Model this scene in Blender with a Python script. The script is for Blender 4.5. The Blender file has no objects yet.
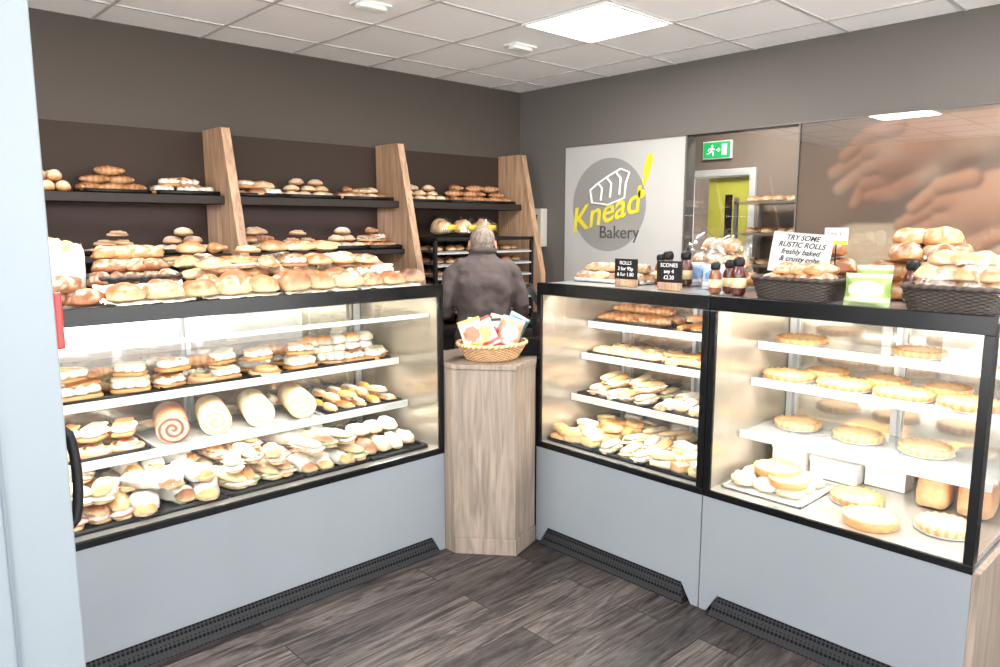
import bpy, math, random
from mathutils import Vector, Matrix, noise
R=random.Random(7)
pi=math.pi
scene=bpy.context.scene
try:
    scene.view_settings.view_transform='Standard'
    scene.view_settings.exposure=0.44
except Exception as e: print(e)

def s2l(c):
    out=[]
    for v in c[:3]:
        v=v/255.0
        out.append(v/12.92 if v<=.04045 else ((v+.055)/1.055)**2.4)
    return tuple(out)
def mixc(a,b,t): return tuple(a[i]*(1-t)+b[i]*t for i in range(3))
def clamp(x,a=0.,b=1.): return max(a,min(b,x))

# ---------------------------------------------------------------- materials
def newmat(name):
    m=bpy.data.materials.new(name); m.use_nodes=True
    nt=m.node_tree; nt.nodes.clear()
    out=nt.nodes.new('ShaderNodeOutputMaterial')
    return m,nt,out
def M(name,rgb,rough=.5,metal=0.,var=.06,scale=6.,bump=0.,bscale=60.,coat=0.,emit=0.,stretch=(1,1,1),spec=.5):
    m,nt,out=newmat(name); N=nt.nodes; L=nt.links
    p=N.new('ShaderNodeBsdfPrincipled'); L.new(p.outputs[0],out.inputs[0])
    c=s2l(rgb)
    tc=N.new('ShaderNodeTexCoord'); mp=N.new('ShaderNodeMapping'); mp.inputs['Scale'].default_value=stretch
    L.new(tc.outputs['Object'],mp.inputs[0])
    n=N.new('ShaderNodeTexNoise'); n.inputs['Scale'].default_value=scale; n.inputs['Detail'].default_value=4
    L.new(mp.outputs[0],n.inputs['Vector'])
    r=N.new('ShaderNodeValToRGB'); r.color_ramp.elements[0].position=.3; r.color_ramp.elements[1].position=.7
    r.color_ramp.elements[0].color=(*[v*(1-var) for v in c],1); r.color_ramp.elements[1].color=(*[min(1,v*(1+var)) for v in c],1)
    L.new(n.outputs[0],r.inputs[0]); L.new(r.outputs[0],p.inputs['Base Color'])
    p.inputs['Roughness'].default_value=rough; p.inputs['Metallic'].default_value=metal
    p.inputs['Coat Weight'].default_value=coat; p.inputs['Specular IOR Level'].default_value=spec
    if emit>0:
        L.new(r.outputs[0],p.inputs['Emission Color']); p.inputs['Emission Strength'].default_value=emit
    if bump>0:
        n2=N.new('ShaderNodeTexNoise'); n2.inputs['Scale'].default_value=bscale; n2.inputs['Detail'].default_value=3
        L.new(mp.outputs[0],n2.inputs['Vector'])
        b=N.new('ShaderNodeBump'); b.inputs['Strength'].default_value=bump; b.inputs['Distance'].default_value=.01
        L.new(n2.outputs[0],b.inputs['Height']); L.new(b.outputs[0],p.inputs['Normal'])
    return m
def Mcol(name,rough=.55,bump=.3,bscale=90.,coat=0.,var=.18):
    m,nt,out=newmat(name); N=nt.nodes; L=nt.links
    p=N.new('ShaderNodeBsdfPrincipled'); L.new(p.outputs[0],out.inputs[0])
    a=N.new('ShaderNodeVertexColor'); a.layer_name='Col'
    tc=N.new('ShaderNodeTexCoord')
    n=N.new('ShaderNodeTexNoise'); n.inputs['Scale'].default_value=45; n.inputs['Detail'].default_value=5
    L.new(tc.outputs['Object'],n.inputs['Vector'])
    r=N.new('ShaderNodeValToRGB'); r.color_ramp.elements[0].position=.3; r.color_ramp.elements[1].position=.7
    r.color_ramp.elements[0].color=(1-var,1-var*1.15,1-var*1.3,1); r.color_ramp.elements[1].color=(1,1,1,1)
    mx=N.new('ShaderNodeMix'); mx.data_type='RGBA'; mx.blend_type='MULTIPLY'; mx.inputs[0].default_value=1
    L.new(n.outputs[0],r.inputs[0]); L.new(a.outputs[0],mx.inputs[6]); L.new(r.outputs[0],mx.inputs[7])
    L.new(mx.outputs[2],p.inputs['Base Color']); p.inputs['Roughness'].default_value=rough
    p.inputs['Coat Weight'].default_value=coat
    if bump:
        n2=N.new('ShaderNodeTexNoise'); n2.inputs['Scale'].default_value=bscale
        L.new(tc.outputs['Object'],n2.inputs['Vector'])
        b=N.new('ShaderNodeBump'); b.inputs['Strength'].default_value=bump; b.inputs['Distance'].default_value=.006
        L.new(n2.outputs[0],b.inputs['Height']); L.new(b.outputs[0],p.inputs['Normal'])
    return m
def Mwood(name,dark,light,axis='Z',rough=.5,scale=1.):
    m,nt,out=newmat(name); N=nt.nodes; L=nt.links
    p=N.new('ShaderNodeBsdfPrincipled'); L.new(p.outputs[0],out.inputs[0])
    tc=N.new('ShaderNodeTexCoord'); mp=N.new('ShaderNodeMapping'); L.new(tc.outputs['Object'],mp.inputs[0])
    s={'Z':(14,14,1.1),'X':(1.1,14,14),'Y':(14,1.1,14)}[axis]
    mp.inputs['Scale'].default_value=tuple(v*scale for v in s)
    n=N.new('ShaderNodeTexNoise'); n.inputs['Scale'].default_value=2.2; n.inputs['Detail'].default_value=8; n.inputs['Distortion'].default_value=1.2
    L.new(mp.outputs[0],n.inputs['Vector'])
    r=N.new('ShaderNodeValToRGB'); r.color_ramp.elements[0].position=.32; r.color_ramp.elements[1].position=.66
    r.color_ramp.elements[0].color=(*s2l(dark),1); r.color_ramp.elements[1].color=(*s2l(light),1)
    L.new(n.outputs[0],r.inputs[0]); L.new(r.outputs[0],p.inputs['Base Color']); p.inputs['Roughness'].default_value=rough
    b=N.new('ShaderNodeBump'); b.inputs['Strength'].default_value=.15; L.new(n.outputs[0],b.inputs['Height']); L.new(b.outputs[0],p.inputs['Normal'])
    return m
def Mglass(name,tint=(1,1,1),ior=1.45,extra=0.,rough=0.):
    # thin sheet glass: reflect on the outer faces only (no internal reflection, as the sheet does not refract)
    m,nt,out=newmat(name); N=nt.nodes; L=nt.links
    t=N.new('ShaderNodeBsdfTransparent'); t.inputs[0].default_value=(*tint,1)
    g=N.new('ShaderNodeBsdfGlossy'); g.inputs['Roughness'].default_value=rough; g.inputs[0].default_value=(1,1,1,1)
    f=N.new('ShaderNodeFresnel'); f.inputs[0].default_value=ior
    mt=N.new('ShaderNodeMath'); mt.operation='ADD'; mt.inputs[1].default_value=extra; mt.use_clamp=True
    L.new(f.outputs[0],mt.inputs[0])
    ge=N.new('ShaderNodeNewGeometry'); inv=N.new('ShaderNodeMath'); inv.operation='SUBTRACT'; inv.inputs[0].default_value=1; L.new(ge.outputs['Backfacing'],inv.inputs[1])
    mu=N.new('ShaderNodeMath'); mu.operation='MULTIPLY'; L.new(mt.outputs[0],mu.inputs[0]); L.new(inv.outputs[0],mu.inputs[1])
    mx=N.new('ShaderNodeMixShader'); L.new(mu.outputs[0],mx.inputs[0]); L.new(t.outputs[0],mx.inputs[1]); L.new(g.outputs[0],mx.inputs[2])
    L.new(mx.outputs[0],out.inputs[0]); return m
def Mfrost(name,rgb,alpha,rough=.25):
    m,nt,out=newmat(name); N=nt.nodes; L=nt.links
    t=N.new('ShaderNodeBsdfTransparent'); p=N.new('ShaderNodeBsdfPrincipled')
    tc=N.new('ShaderNodeTexCoord'); n=N.new('ShaderNodeTexNoise'); n.inputs['Scale'].default_value=4; L.new(tc.outputs['Object'],n.inputs['Vector'])
    p.inputs['Base Color'].default_value=(*s2l(rgb),1); p.inputs['Roughness'].default_value=rough
    mt=N.new('ShaderNodeMath'); mt.operation='MULTIPLY_ADD'; mt.inputs[1].default_value=.1; mt.inputs[2].default_value=alpha-.05
    L.new(n.outputs[0],mt.inputs[0])
    mx=N.new('ShaderNodeMixShader'); L.new(mt.outputs[0],mx.inputs[0]); L.new(t.outputs[0],mx.inputs[1]); L.new(p.outputs[0],mx.inputs[2])
    L.new(mx.outputs[0],out.inputs[0]); return m

baked=Mcol('baked_crust',.5,.4,90,.05,.25)
glazed=Mcol('glazed_colour',.3,.1,50,.3,.05)
wickerM=Mcol('wicker',.6,.2,120,0,.3)
paintcol=Mcol('printed_foil',.3,.1,20,.2,.05)
case_paint=M('case_paint',(120,124,128),.38,.1,.03,3,spec=.3)
black_gloss=M('black_glass_edge',(9,9,10),.25,0,.05,4,coat=0,spec=.3)
black_mat=M('black_metal',(18,18,19),.5,.1,.1,20,spec=.3)
steel=M('brushed_steel',(180,180,178),.28,.85,.05,30,stretch=(1,20,20))
alu=M('aluminium_rail',(186,186,186),.35,.3,.03,10)
deckM=M('case_deck',(178,175,171),.22,.6,.05,6)
backM=M('mirror_door',(214,204,190),.1,.75,.03,3)
endM=M('case_end_liner',(168,159,146),.2,.6,.04,3)
glassM=Mglass('clear_glass',(.985,.995,.99),1.5)
shelfM=Mfrost('frosted_shelf_glass',(200,204,204),.3)
shelfC=Mglass('clear_shelf_glass',(.95,.98,.97),1.4,.03)
plasticM=Mglass('plastic_wrap',(.97,.98,.98),1.45,.06,.22)
white=M('white_plastic',(225,225,222),.4,0,.02)
oak=Mwood('oak_veneer',(132,102,78),(180,146,116),'Z')
oak_grey=Mwood('grey_oak_laminate',(100,88,77),(134,119,106),'Z')
brown_panel=M('brown_wall_panel',(50,39,32),.65,0,.04,2,spec=.2)
shelf_brown=M('brown_shelf',(40,32,28),.55,0,.05,3,spec=.25)

# ---------------------------------------------------------------- mesh builder
class MB:
    def __init__(s): s.v=[]; s.f=[]; s.c=[]; s.m=[]
    def add(s,vs,fs,cs,mi=0):
        o=len(s.v); s.v+=vs; s.c+=cs
        for f in fs: s.f.append(tuple(i+o for i in f)); s.m.append(mi)
    def box(s,x0,x1,y0,y1,z0,z1,col=(.5,.5,.5),mi=0):
        vs=[(x,y,z) for z in (z0,z1) for y in (y0,y1) for x in (x0,x1)]
        fs=[(0,2,3,1),(4,5,7,6),(0,1,5,4),(2,6,7,3),(0,4,6,2),(1,3,7,5)]
        s.add(vs,fs,[col]*8,mi)
    def rotate_from(s,i0,cx,cy,ang):
        ca,sa=math.cos(ang),math.sin(ang)
        for i in range(i0,len(s.v)):
            x,y,z=s.v[i]; x-=cx; y-=cy; s.v[i]=(cx+x*ca-y*sa,cy+x*sa+y*ca,z)
    def obj(s,name,mats,parent=None,loc=(0,0,0),rot=0.,smooth=True,bevel=0.,coll=None):
        me=bpy.data.meshes.new(name); me.from_pydata(s.v,[],s.f)
        for m in mats: me.materials.append(m)
        if len(mats)>1: me.polygons.foreach_set('material_index',s.m)
        me.polygons.foreach_set('use_smooth',[smooth]*len(s.f))
        ca=me.color_attributes.new('Col','FLOAT_COLOR','POINT')
        flat=[]
        for c in s.c: flat+= [c[0],c[1],c[2],1.0]
        ca.data.foreach_set('color',flat)
        me.update()
        o=bpy.data.objects.new(name,me); scene.collection.objects.link(o)
        o.location=loc; o.rotation_euler=(0,0,rot)
        if parent: o.parent=parent
        if bevel>0:
            b=o.modifiers.new('bevel','BEVEL'); b.width=bevel; b.segments=2; b.limit_method='ANGLE'
        return o
def boxes(name,mat,lst,parent=None,bevel=0.,loc=(0,0,0),rot=0.):
    mb=MB()
    for b in lst: mb.box(*b)
    return mb.obj(name,[mat],parent,loc,rot,False,bevel)
def empty(name,loc=(0,0,0),rot=0.):
    e=bpy.data.objects.new(name,None); scene.collection.objects.link(e); e.location=loc; e.rotation_euler=(0,0,rot); e.empty_display_size=.1
    return e
def prism(mb,poly,z0,z1,col=(.5,.5,.5),mi=0):
    n=len(poly); vs=[(x,y,z0) for x,y in poly]+[(x,y,z1) for x,y in poly]
    fs=[tuple(range(n-1,-1,-1)),tuple(range(n,2*n))]+[(i,(i+1)%n,n+(i+1)%n,n+i) for i in range(n)]
    mb.add(vs,fs,[col]*(2*n),mi)
def sc(v,e): return math.copysign(abs(v)**e,v)

C=lambda r,g,b: s2l((r,g,b))
GOLD=C(190,134,80); BROWN=C(146,86,46); DARK=C(98,56,32); PALE=C(212,184,144); CREAM=C(214,209,199); FLOUR=C(204,190,166)
YEL=C(222,182,84); BLK=C(18,18,19)

def blob(mb,x,y,z,rx,ry,rz,ang=0.,e=1.,top=GOLD,bot=PALE,nu=16,nv=9,lump=.07,flat=.4,cf=None,mi=0,pitch=0.):
    sd=R.random()*100; vs=[];cs=[];fs=[]
    ca,sa=math.cos(ang),math.sin(ang)
    sh=.82+.32*R.random()
    for j in range(nv+1):
        ph=-pi/2+pi*j/nv
        for i in range(nu):
            th=2*pi*i/nu
            a=sc(math.cos(ph),e)*sc(math.cos(th),e); b=sc(math.cos(ph),e)*sc(math.sin(th),e); c=sc(math.sin(ph),e)
            k=1+lump*noise.noise(Vector((a*1.8+sd,b*1.8,c*1.8)))*1.6
            px,py,pz=a*rx*k,b*ry*k,c*rz*k
            if pz<0: pz*=flat
            if pitch:
                px,pz=px*math.cos(pitch)-pz*math.sin(pitch),px*math.sin(pitch)+pz*math.cos(pitch)
            X=x+px*ca-py*sa; Y=y+px*sa+py*ca; Z=z+rz*flat+pz
            vs.append((X,Y,Z))
            if cf: col=cf(a,b,c)
            else:
                t=clamp((c+.35)/1.1); t=t*t*(3-2*t)
                t=clamp(t+.45*noise.noise(Vector((a*2.5+sd,b*2.5,5))))
                col=mixc(bot,top,t)
            cs.append(tuple(v*sh for v in col))
    for j in range(nv):
        for i in range(nu):
            i2=(i+1)%nu
            fs.append((j*nu+i,j*nu+i2,(j+1)*nu+i2,(j+1)*nu+i))
    mb.add(vs,fs,cs,mi)
def disc(mb,x,y,z,Rd,hf,cf,asp=1.,ang=0.,nr=8,nt=28,mi=0):
    vs=[];cs=[];fs=[]; ca,sa=math.cos(ang),math.sin(ang)
    rs=[i/nr for i in range(nr+1)]+[1.0]
    for j,r in enumerate(rs):
        for i in range(nt):
            t=2*pi*i/nt; h=hf(r,t) if j<=nr else 0.
            px,py=Rd*r*math.cos(t),Rd*r*asp*math.sin(t)
            if j>nr: px*=.9; py*=.9
            vs.append((x+px*ca-py*sa,y+px*sa+py*ca,z+h)); cs.append(cf(r,t))
    for j in range(len(rs)-1):
        for i in range(nt):
            i2=(i+1)%nt; fs.append((j*nt+i,(j+1)*nt+i,(j+1)*nt+i2,j*nt+i2))
    mb.add(vs,fs,cs,mi)
def tube(mb,pts,rad,n=10,col=GOLD,cf=None,mi=0,cap=True,sq=1.):
    pts=[Vector(p) for p in pts]; vs=[];cs=[];fs=[]
    if not hasattr(rad,'__len__'): rad=[rad]*len(pts)
    up=None; m=len(pts); rings=[]
    for k in range(m):
        d=(pts[min(k+1,m-1)]-pts[max(k-1,0)]).normalized()
        if up is None:
            up=Vector((0,0,1)) if abs(d.z)<.9 else Vector((0,1,0))
        s=d.cross(up).normalized(); u=s.cross(d).normalized(); up=u
        rings.append((pts[k],s,u,d,rad[k]))
    if cap:
        p,s,u,d,r=rings[0]; rings=[(p-d*r*.6,s,u,d,r*.6),(p-d*r*.3,s,u,d,r*.88)]+rings
        p,s,u,d,r=rings[-1]; rings=rings+[(p+d*r*.3,s,u,d,r*.88),(p+d*r*.6,s,u,d,r*.6)]
    for k,(p,s,u,d,r) in enumerate(rings):
        for i in range(n):
            a=2*pi*i/n; q=p+s*math.cos(a)*r+u*math.sin(a)*r*sq
            vs.append(tuple(q)); cs.append(cf(k/(len(rings)-1),a) if cf else col)
    for k in range(len(rings)-1):
        for i in range(n):
            i2=(i+1)%n; fs.append((k*n+i,k*n+i2,(k+1)*n+i2,(k+1)*n+i))
    fs.append(tuple(range(n-1,-1,-1))); fs.append(tuple((len(rings)-1)*n+i for i in range(n)))
    mb.add(vs,fs,cs,mi)

# ---------------------------------------------------------------- foods
def bun(mb,x,y,z,s=.055,ang=0,top=GOLD,bot=PALE): blob(mb,x,y,z,s,s*.95,s*.6,ang,1,top,bot)
def flourbun(mb,x,y,z,s=.055,ang=0): blob(mb,x,y,z,s,s*.95,s*.6,ang,1,FLOUR,GOLD,lump=.1)
def loaf(mb,x,y,z,L=.13,W=.055,H=.05,ang=0,top=BROWN,bot=GOLD,slash=4,pitch=0.):
    sd=R.random()*9
    def cf(a,b,c):
        nn=noise.noise(Vector((a*3+sd,b*3,c*2)))
        t=clamp(c+.3+.6*nn); col=mixc(bot,top,t)
        if c>.1 and nn>.12: col=mixc(col,FLOUR,.5)
        if c>.35 and slash and math.sin(a*slash*pi/1.6+b*1.3+sd)>.8: col=mixc(FLOUR,PALE,.5)
        return col
    blob(mb,x,y,z,L,W,H,ang,.9,cf=cf,nu=32,nv=14,lump=.13,pitch=pitch)
def croissant(mb,x,y,z,s=.07,ang=0,top=BROWN):
    pts=[];rad=[]
    for k in range(15):
        t=-1+2*k/14; a=t*1.25
        pts.append((x+s*(math.sin(a)*math.cos(ang)-(math.cos(a)-.6)*math.sin(ang)),y+s*(math.sin(a)*math.sin(ang)+(math.cos(a)-.6)*math.cos(ang)),z+s*.36))
        rad.append(s*(.42-.27*abs(t)**1.5)*(1+.12*(k%2)))
    def cf(k,a):
        st=.5+.5*math.sin(k*34); return mixc(mixc(PALE,GOLD,.6),top,clamp(st*.6+.4*math.sin(a)+.2))
    tube(mb,pts,rad,10,cf=cf,sq=.85)
def danish(mb,x,y,z,s=.06,ang=0,fill=None):
    ph=R.random()*6; sh=.85+.3*R.random()
    fill=fill or R.choice([YEL,DARK,C(170,50,38),CREAM,CREAM])
    def hf(r,t): return s*(.42+.12*math.cos(r*16-t+ph))*(1-.75*r**4) if r<1 else s*.12
    def cf(r,t):
        if r<.28: return fill
        k=.5+.5*math.cos(r*16-t+ph); return tuple(v*sh for v in mixc(PALE,BROWN,clamp(1-k*.9)))
    disc(mb,x,y,z,s,hf,cf,1,ang,10,24)
def pie(mb,x,y,z,s=.11,h=.028,ang=0,top=C(200,156,104)):
    def hf(r,t):
        if r<.8: return h*(.8+.12*math.cos(r*2))
        return h*(1.05+.12*math.cos(t*20)) if r<.97 else h*.8
    def cf(r,t):
        n=.5+.5*noise.noise(Vector((r*3*math.cos(t)+x*40,r*3*math.sin(t),y*30)))
        if r>.8: return mixc(top,BROWN,.4+.3*math.cos(t*20))
        return mixc(C(222,200,162),top,clamp(n*1.4))
    disc(mb,x,y,z,s,hf,cf,1,ang,12,40)
    disc(mb,x,y,z-.0005,s*1.01,lambda r,t:.006,lambda r,t:C(170,170,172),1,0,2,40)
def quiche(mb,x,y,z,s=.1,h=.03,mid=YEL):
    def hf(r,t): return h*(.72+.05*math.sin(9*t)*r) if r<.84 else h*(1+.08*math.cos(t*22))
    def cf(r,t): return mixc(mid,C(236,214,140),.5+.5*math.sin(r*8+3*t)*.6) if r<.84 else GOLD
    disc(mb,x,y,z,s,hf,cf,1,0,12,36)
def pasty(mb,x,y,z,s=.06,ang=0,top=GOLD,hole=True):
    def cf(a,b,c):
        if hole and c>.82 and abs(a)<.45: return C(100,46,30)
        return mixc(PALE,top,clamp(c+.35+.25*math.sin(a*16)))
    blob(mb,x,y,z,s*1.25,s*.72,s*.5,ang,.8,cf=cf,nu=22,nv=9)
def slab(mb,x,y,z,l,w,h,ang=0,top=GOLD,bot=PALE,e=.35,pitch=0.): blob(mb,x,y,z,l,w,h*.6,ang,e,top,bot,20,8,.05,.6,pitch=pitch)
def creampastry(mb,x,y,z,s=.06,ang=0,top=GOLD):
    slab(mb,x,y,z,s,s*.62,s*.3,ang,top,GOLD)
    for k in range(3):
        blob(mb,x+(k-1)*s*.55*math.cos(ang),y+(k-1)*s*.55*math.sin(ang),z+s*.22,s*.42,s*.70,s*.38,ang,1,CREAM,CREAM,10,6,.2,.5)
    slab(mb,x+.004,y+.014,z+s*.58,s*.95,s*.52,s*.24,ang+.08,R.choice([top,BROWN,FLOUR,FLOUR]),GOLD,pitch=R.uniform(-.25,.25))
def eclair(mb,x,y,z,s=.065,ang=0,ice=DARK):
    blob(mb,x,y,z,s,s*.36,s*.3,ang,.85,GOLD,PALE,18,8,.03)
    blob(mb,x,y,z+s*.22,s*.86,s*.27,s*.17,ang,.85,ice,ice,16,6,.06,.4,mi=1)
def sausageroll(mb,x,y,z,s=.06,ang=0):
    def cf(a,b,c):
        if abs(a)>.93: return C(150,92,70)
        return mixc(PALE,C(196,132,66),clamp(c+.4+.35*math.sin(a*22)))
    blob(mb,x,y,z,s*1.15,s*.42,s*.42,ang,.55,cf=cf,nu=24,nv=9,lump=.05)
def sandwich(mb,x,y,z,L=.1,ang=0,top=GOLD,fills=None,pitch=None):
    W=L*.36
    blob(mb,x,y,z,L,W,W*.42,ang,.8,GOLD,PALE,18,7,.04,.6)
    fills=fills or R.choice([(C(120,142,84),C(216,212,194)),(C(204,150,132),C(218,212,198)),(C(226,216,188),C(226,220,208)),(CREAM,C(120,142,84)),(CREAM,CREAM),(CREAM,CREAM),(CREAM,C(176,80,62))])
    for k in range(7):
        t=(k-3)/3.4; blob(mb,x+t*L*.9*math.cos(ang),y+t*L*.9*math.sin(ang),z+W*.4,L*R.uniform(.16,.24),W*R.uniform(1.0,1.25),W*R.uniform(.2,.32),ang+R.uniform(-.4,.4),1,fills[k%2],fills[(k+1)%2],9,5,.3,.6)
    blob(mb,x-.006*math.sin(ang),y+.008*math.cos(ang),z+W*.75,L*.98,W*.86,W*.5,ang+R.uniform(-.06,.06),.8,top,PALE,18,7,.08,.3,pitch=R.uniform(-.06,.06))
def baguette(mb,x,y,z,s=.1,ang=0): sandwich(mb,x,y,z,s,ang,top=R.choice([FLOUR,GOLD,PALE]))
def wrapped(mb,x,y,z,L=.09,ang=0,col=None):
    blob(mb,x,y,z,L,L*.40,L*.32,ang,.7,CREAM,C(190,186,180),24,12,.22,.5)
    ca,sa=math.cos(ang),math.sin(ang)
    blob(mb,x+L*.82*ca,y+L*.82*sa,z+.004,L*.34,L*.33,L*.25,ang,.85,R.choice([BROWN,GOLD]),PALE,12,7,.1,.5)
    blob(mb,x+L*.9*ca,y+L*.9*sa,z+.014,L*.3,L*.36,L*.09,ang,.9,C(124,142,88),C(204,140,116),10,6,.3,.6)
def wrap2(mb,x,y,z,s=.1,ang=0): wrapped(mb,x,y,z,s,ang)
def swiss(mb,x,y,z,Rr=.07,L=.24,body=C(222,196,156),fil=CREAM,sp=C(200,160,100),rot=0.):
    i0=len(mb.v)
    n=40; vs=[];cs=[];fs=[]
    yy=[y,y+.004,y+L*.33,y+L*.66,y+L-.004,y+L]
    for j,q in enumerate(yy):
        rr=Rr*(.97 if j in (0,5) else 1)
        for i in range(n):
            a=2*pi*i/n; vs.append((x+rr*math.cos(a),q,z+Rr*.94+rr*math.sin(a)*.94)); cs.append(mixc(body,BROWN,.2+.2*math.sin(3*a+j)))
    for j in range(5):
        for i in range(n):
            i2=(i+1)%n; fs.append((j*n+i,j*n+i2,(j+1)*n+i2,(j+1)*n+i))
    mb.add(vs,fs,cs)
    vs=[];cs=[];fs=[]; nr=30
    for j in range(nr+1):
        r=j/nr
        for i in range(n):
            a=2*pi*i/n; vs.append((x+Rr*.97*r*math.cos(a),y-.0005,z+Rr*.94+Rr*.97*r*math.sin(a)*.94))
            k=math.cos(r*15-a+x*9+.5*noise.noise(Vector((r*3*math.cos(a),r*3*math.sin(a),x*5)))); cs.append(mixc(sp,fil,clamp(.5+.6*k)))
    for j in range(nr):
        for i in range(n):
            i2=(i+1)%n; fs.append((j*n+i,(j+1)*n+i,(j+1)*n+i2,j*n+i2))
    mb.add(vs,fs,cs)
    mb.rotate_from(i0,x,y,rot)
def tray(mb,x0,x1,y0,y1,z,h=.018,col=BLK,mi=1):
    mb.box(x0,x1,y0,y1,z,z+.004,col,mi)
    t=.005
    mb.box(x0,x1,y0,y0+t,z,z+h,col,mi); mb.box(x0,x1,y1-t,y1,z,z+h,col,mi)
    mb.box(x0,x0+t,y0,y1,z,z+h,col,mi); mb.box(x1-t,x1,y0,y1,z,z+h,col,mi)
def fill(mb,x0,x1,y0,y1,z,nx,ny,fn,jit=.15,ang=0.,aj=.25,**k):
    dx=(x1-x0)/nx; dy=(y1-y0)/ny
    for i in range(nx):
        for j in range(ny):
            fn(mb,x0+(i+.5+R.uniform(-jit,jit))*dx,y0+(j+.5+R.uniform(-jit,jit))*dy,z,ang=ang+R.uniform(-aj,aj),**k)
FM=[baked,glazed,black_mat]
def trayload(mb,x0,x1,y0,y1,z,nx,ny,fn,layers=1,lh=.05,trm=True,th=.018,**k):
    if trm: tray(mb,x0,x1,y0,y1,z,th,mi=2)
    for l in range(layers):
        m=.012+.02*l
        fill(mb,x0+m,x1-m,y0+m,y1-m,z+.004+l*lh,max(1,nx-l),max(1,ny-(1 if l and ny>1 else 0)),fn,**k)

def basket(name,parent,x,y,z,L,W,H,n=4.,col=C(52,38,30),taper=.86,loc=None,rot=0):
    mb=MB(); nu=230; nv=26
    def rr(a,s):
        ca,sa=math.cos(a),math.sin(a); k=(abs(ca)**n+abs(sa)**n)**(-1/n)
        return ca*k*L*s,sa*k*W*s
    for shell in (0,1):
        vs=[];cs=[];fs=[]
        for j in range(nv+1):
            t=j/nv; s=taper+(1-taper)*t-(.045 if shell else 0)
            for i in range(nu):
                a=2*pi*i/nu; w=math.sin(a*29)*(1 if (j//2)%2 else -1)
                px,py=rr(a,s*(1+.026*w)); vs.append((x+px,y+py,z+H*t)); cs.append(tuple(v*(1+.75*w)*(.55 if j%2 else 1.15) for v in col))
        for j in range(nv):
            for i in range(nu):
                i2=(i+1)%nu; fs.append((j*nu+i,j*nu+i2,(j+1)*nu+i2,(j+1)*nu+i))
        if shell==0: fs.append(tuple(range(nu-1,-1,-1)))
        mb.add(vs,fs,cs)
    pts=[]; 
    for i in range(121):
        a=2*pi*i/120; px,py=rr(a,.99); pts.append((x+px,y+py,z+H+.002*math.sin(a*30)))
    tube(mb,pts,.009,8,cf=lambda k,a:tuple(v*(1.2+.8*math.sin(k*500+a)) for v in col),cap=False)
    return mb
def packet(mb,x,y,z,w,h,ang,cols,lean=0.,puff=.03,mi=0,roll=0.):
    nu,nv=12,16; ca,sa=math.cos(ang),math.sin(ang)
    for side in (1,-1):
        vs=[];cs=[];fs=[]
        for j in range(nv+1):
            v=j/nv
            for i in range(nu+1):
                u=i/nu*2-1; p=puff*(1-u**4)*(1-abs(2*v-1)**5)*(1+.3*noise.noise(Vector((u*4,v*7,x*9))))*side
                lx=u*w/2*(1-.06*(1-abs(2*v-1))); lz=v*h; ly=p+lean*lz
                lx,lz=lx*math.cos(roll)-lz*math.sin(roll),lx*math.sin(roll)+lz*math.cos(roll)
                vs.append((x+lx*ca-ly*sa,y+lx*sa+ly*ca,z+lz+abs(math.sin(roll))*w/2))
                k=cols[0]
                if v>.93 or v<.07: k=cols[1]
                elif (u*.9)**2+((v-.55)*2.6)**2<.45: k=cols[2]
                elif .15<v<.3: k=cols[1]
                cs.append(k)
        for j in range(nv):
            for i in range(nu):
                a=j*(nu+1)+i; fs.append((a,a+1,a+nu+2,a+nu+1) if side<0 else (a,a+nu+1,a+nu+2,a+1))
        mb.add(vs,fs,cs,mi)
def text(body,size,mat,parent,mtx,ext=.001,name='lettering',shear=0.,align='CENTER',bold=0.):
    cu=bpy.data.curves.new(name,'FONT'); cu.body=body; cu.size=size; cu.extrude=ext; cu.align_x=align; cu.shear=shear; cu.offset=bold
    cu.materials.append(mat)
    o=bpy.data.objects.new(name,cu); scene.collection.objects.link(o); o.parent=parent; o.matrix_local=mtx
    return o
def frame(X,Y,Z,loc):
    m=Matrix.Identity(4)
    for i,c in enumerate((X,Y,Z)):
        for j in range(3): m[j][i]=c[j]
    for j in range(3): m[j][3]=loc[j]
    return m
def area(name,loc,sx,sy,power,color=(1,1,1),parent=None,rot=(0,0,0),spread=None):
    l=bpy.data.lights.new(name,'AREA'); l.shape='RECTANGLE'; l.size=sx; l.size_y=sy; l.energy=power; l.color=color
    if spread: l.spread=spread
    o=bpy.data.objects.new(name,l); scene.collection.objects.link(o); o.location=loc; o.rotation_euler=rot
    if parent: o.parent=parent
    return o

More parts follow.
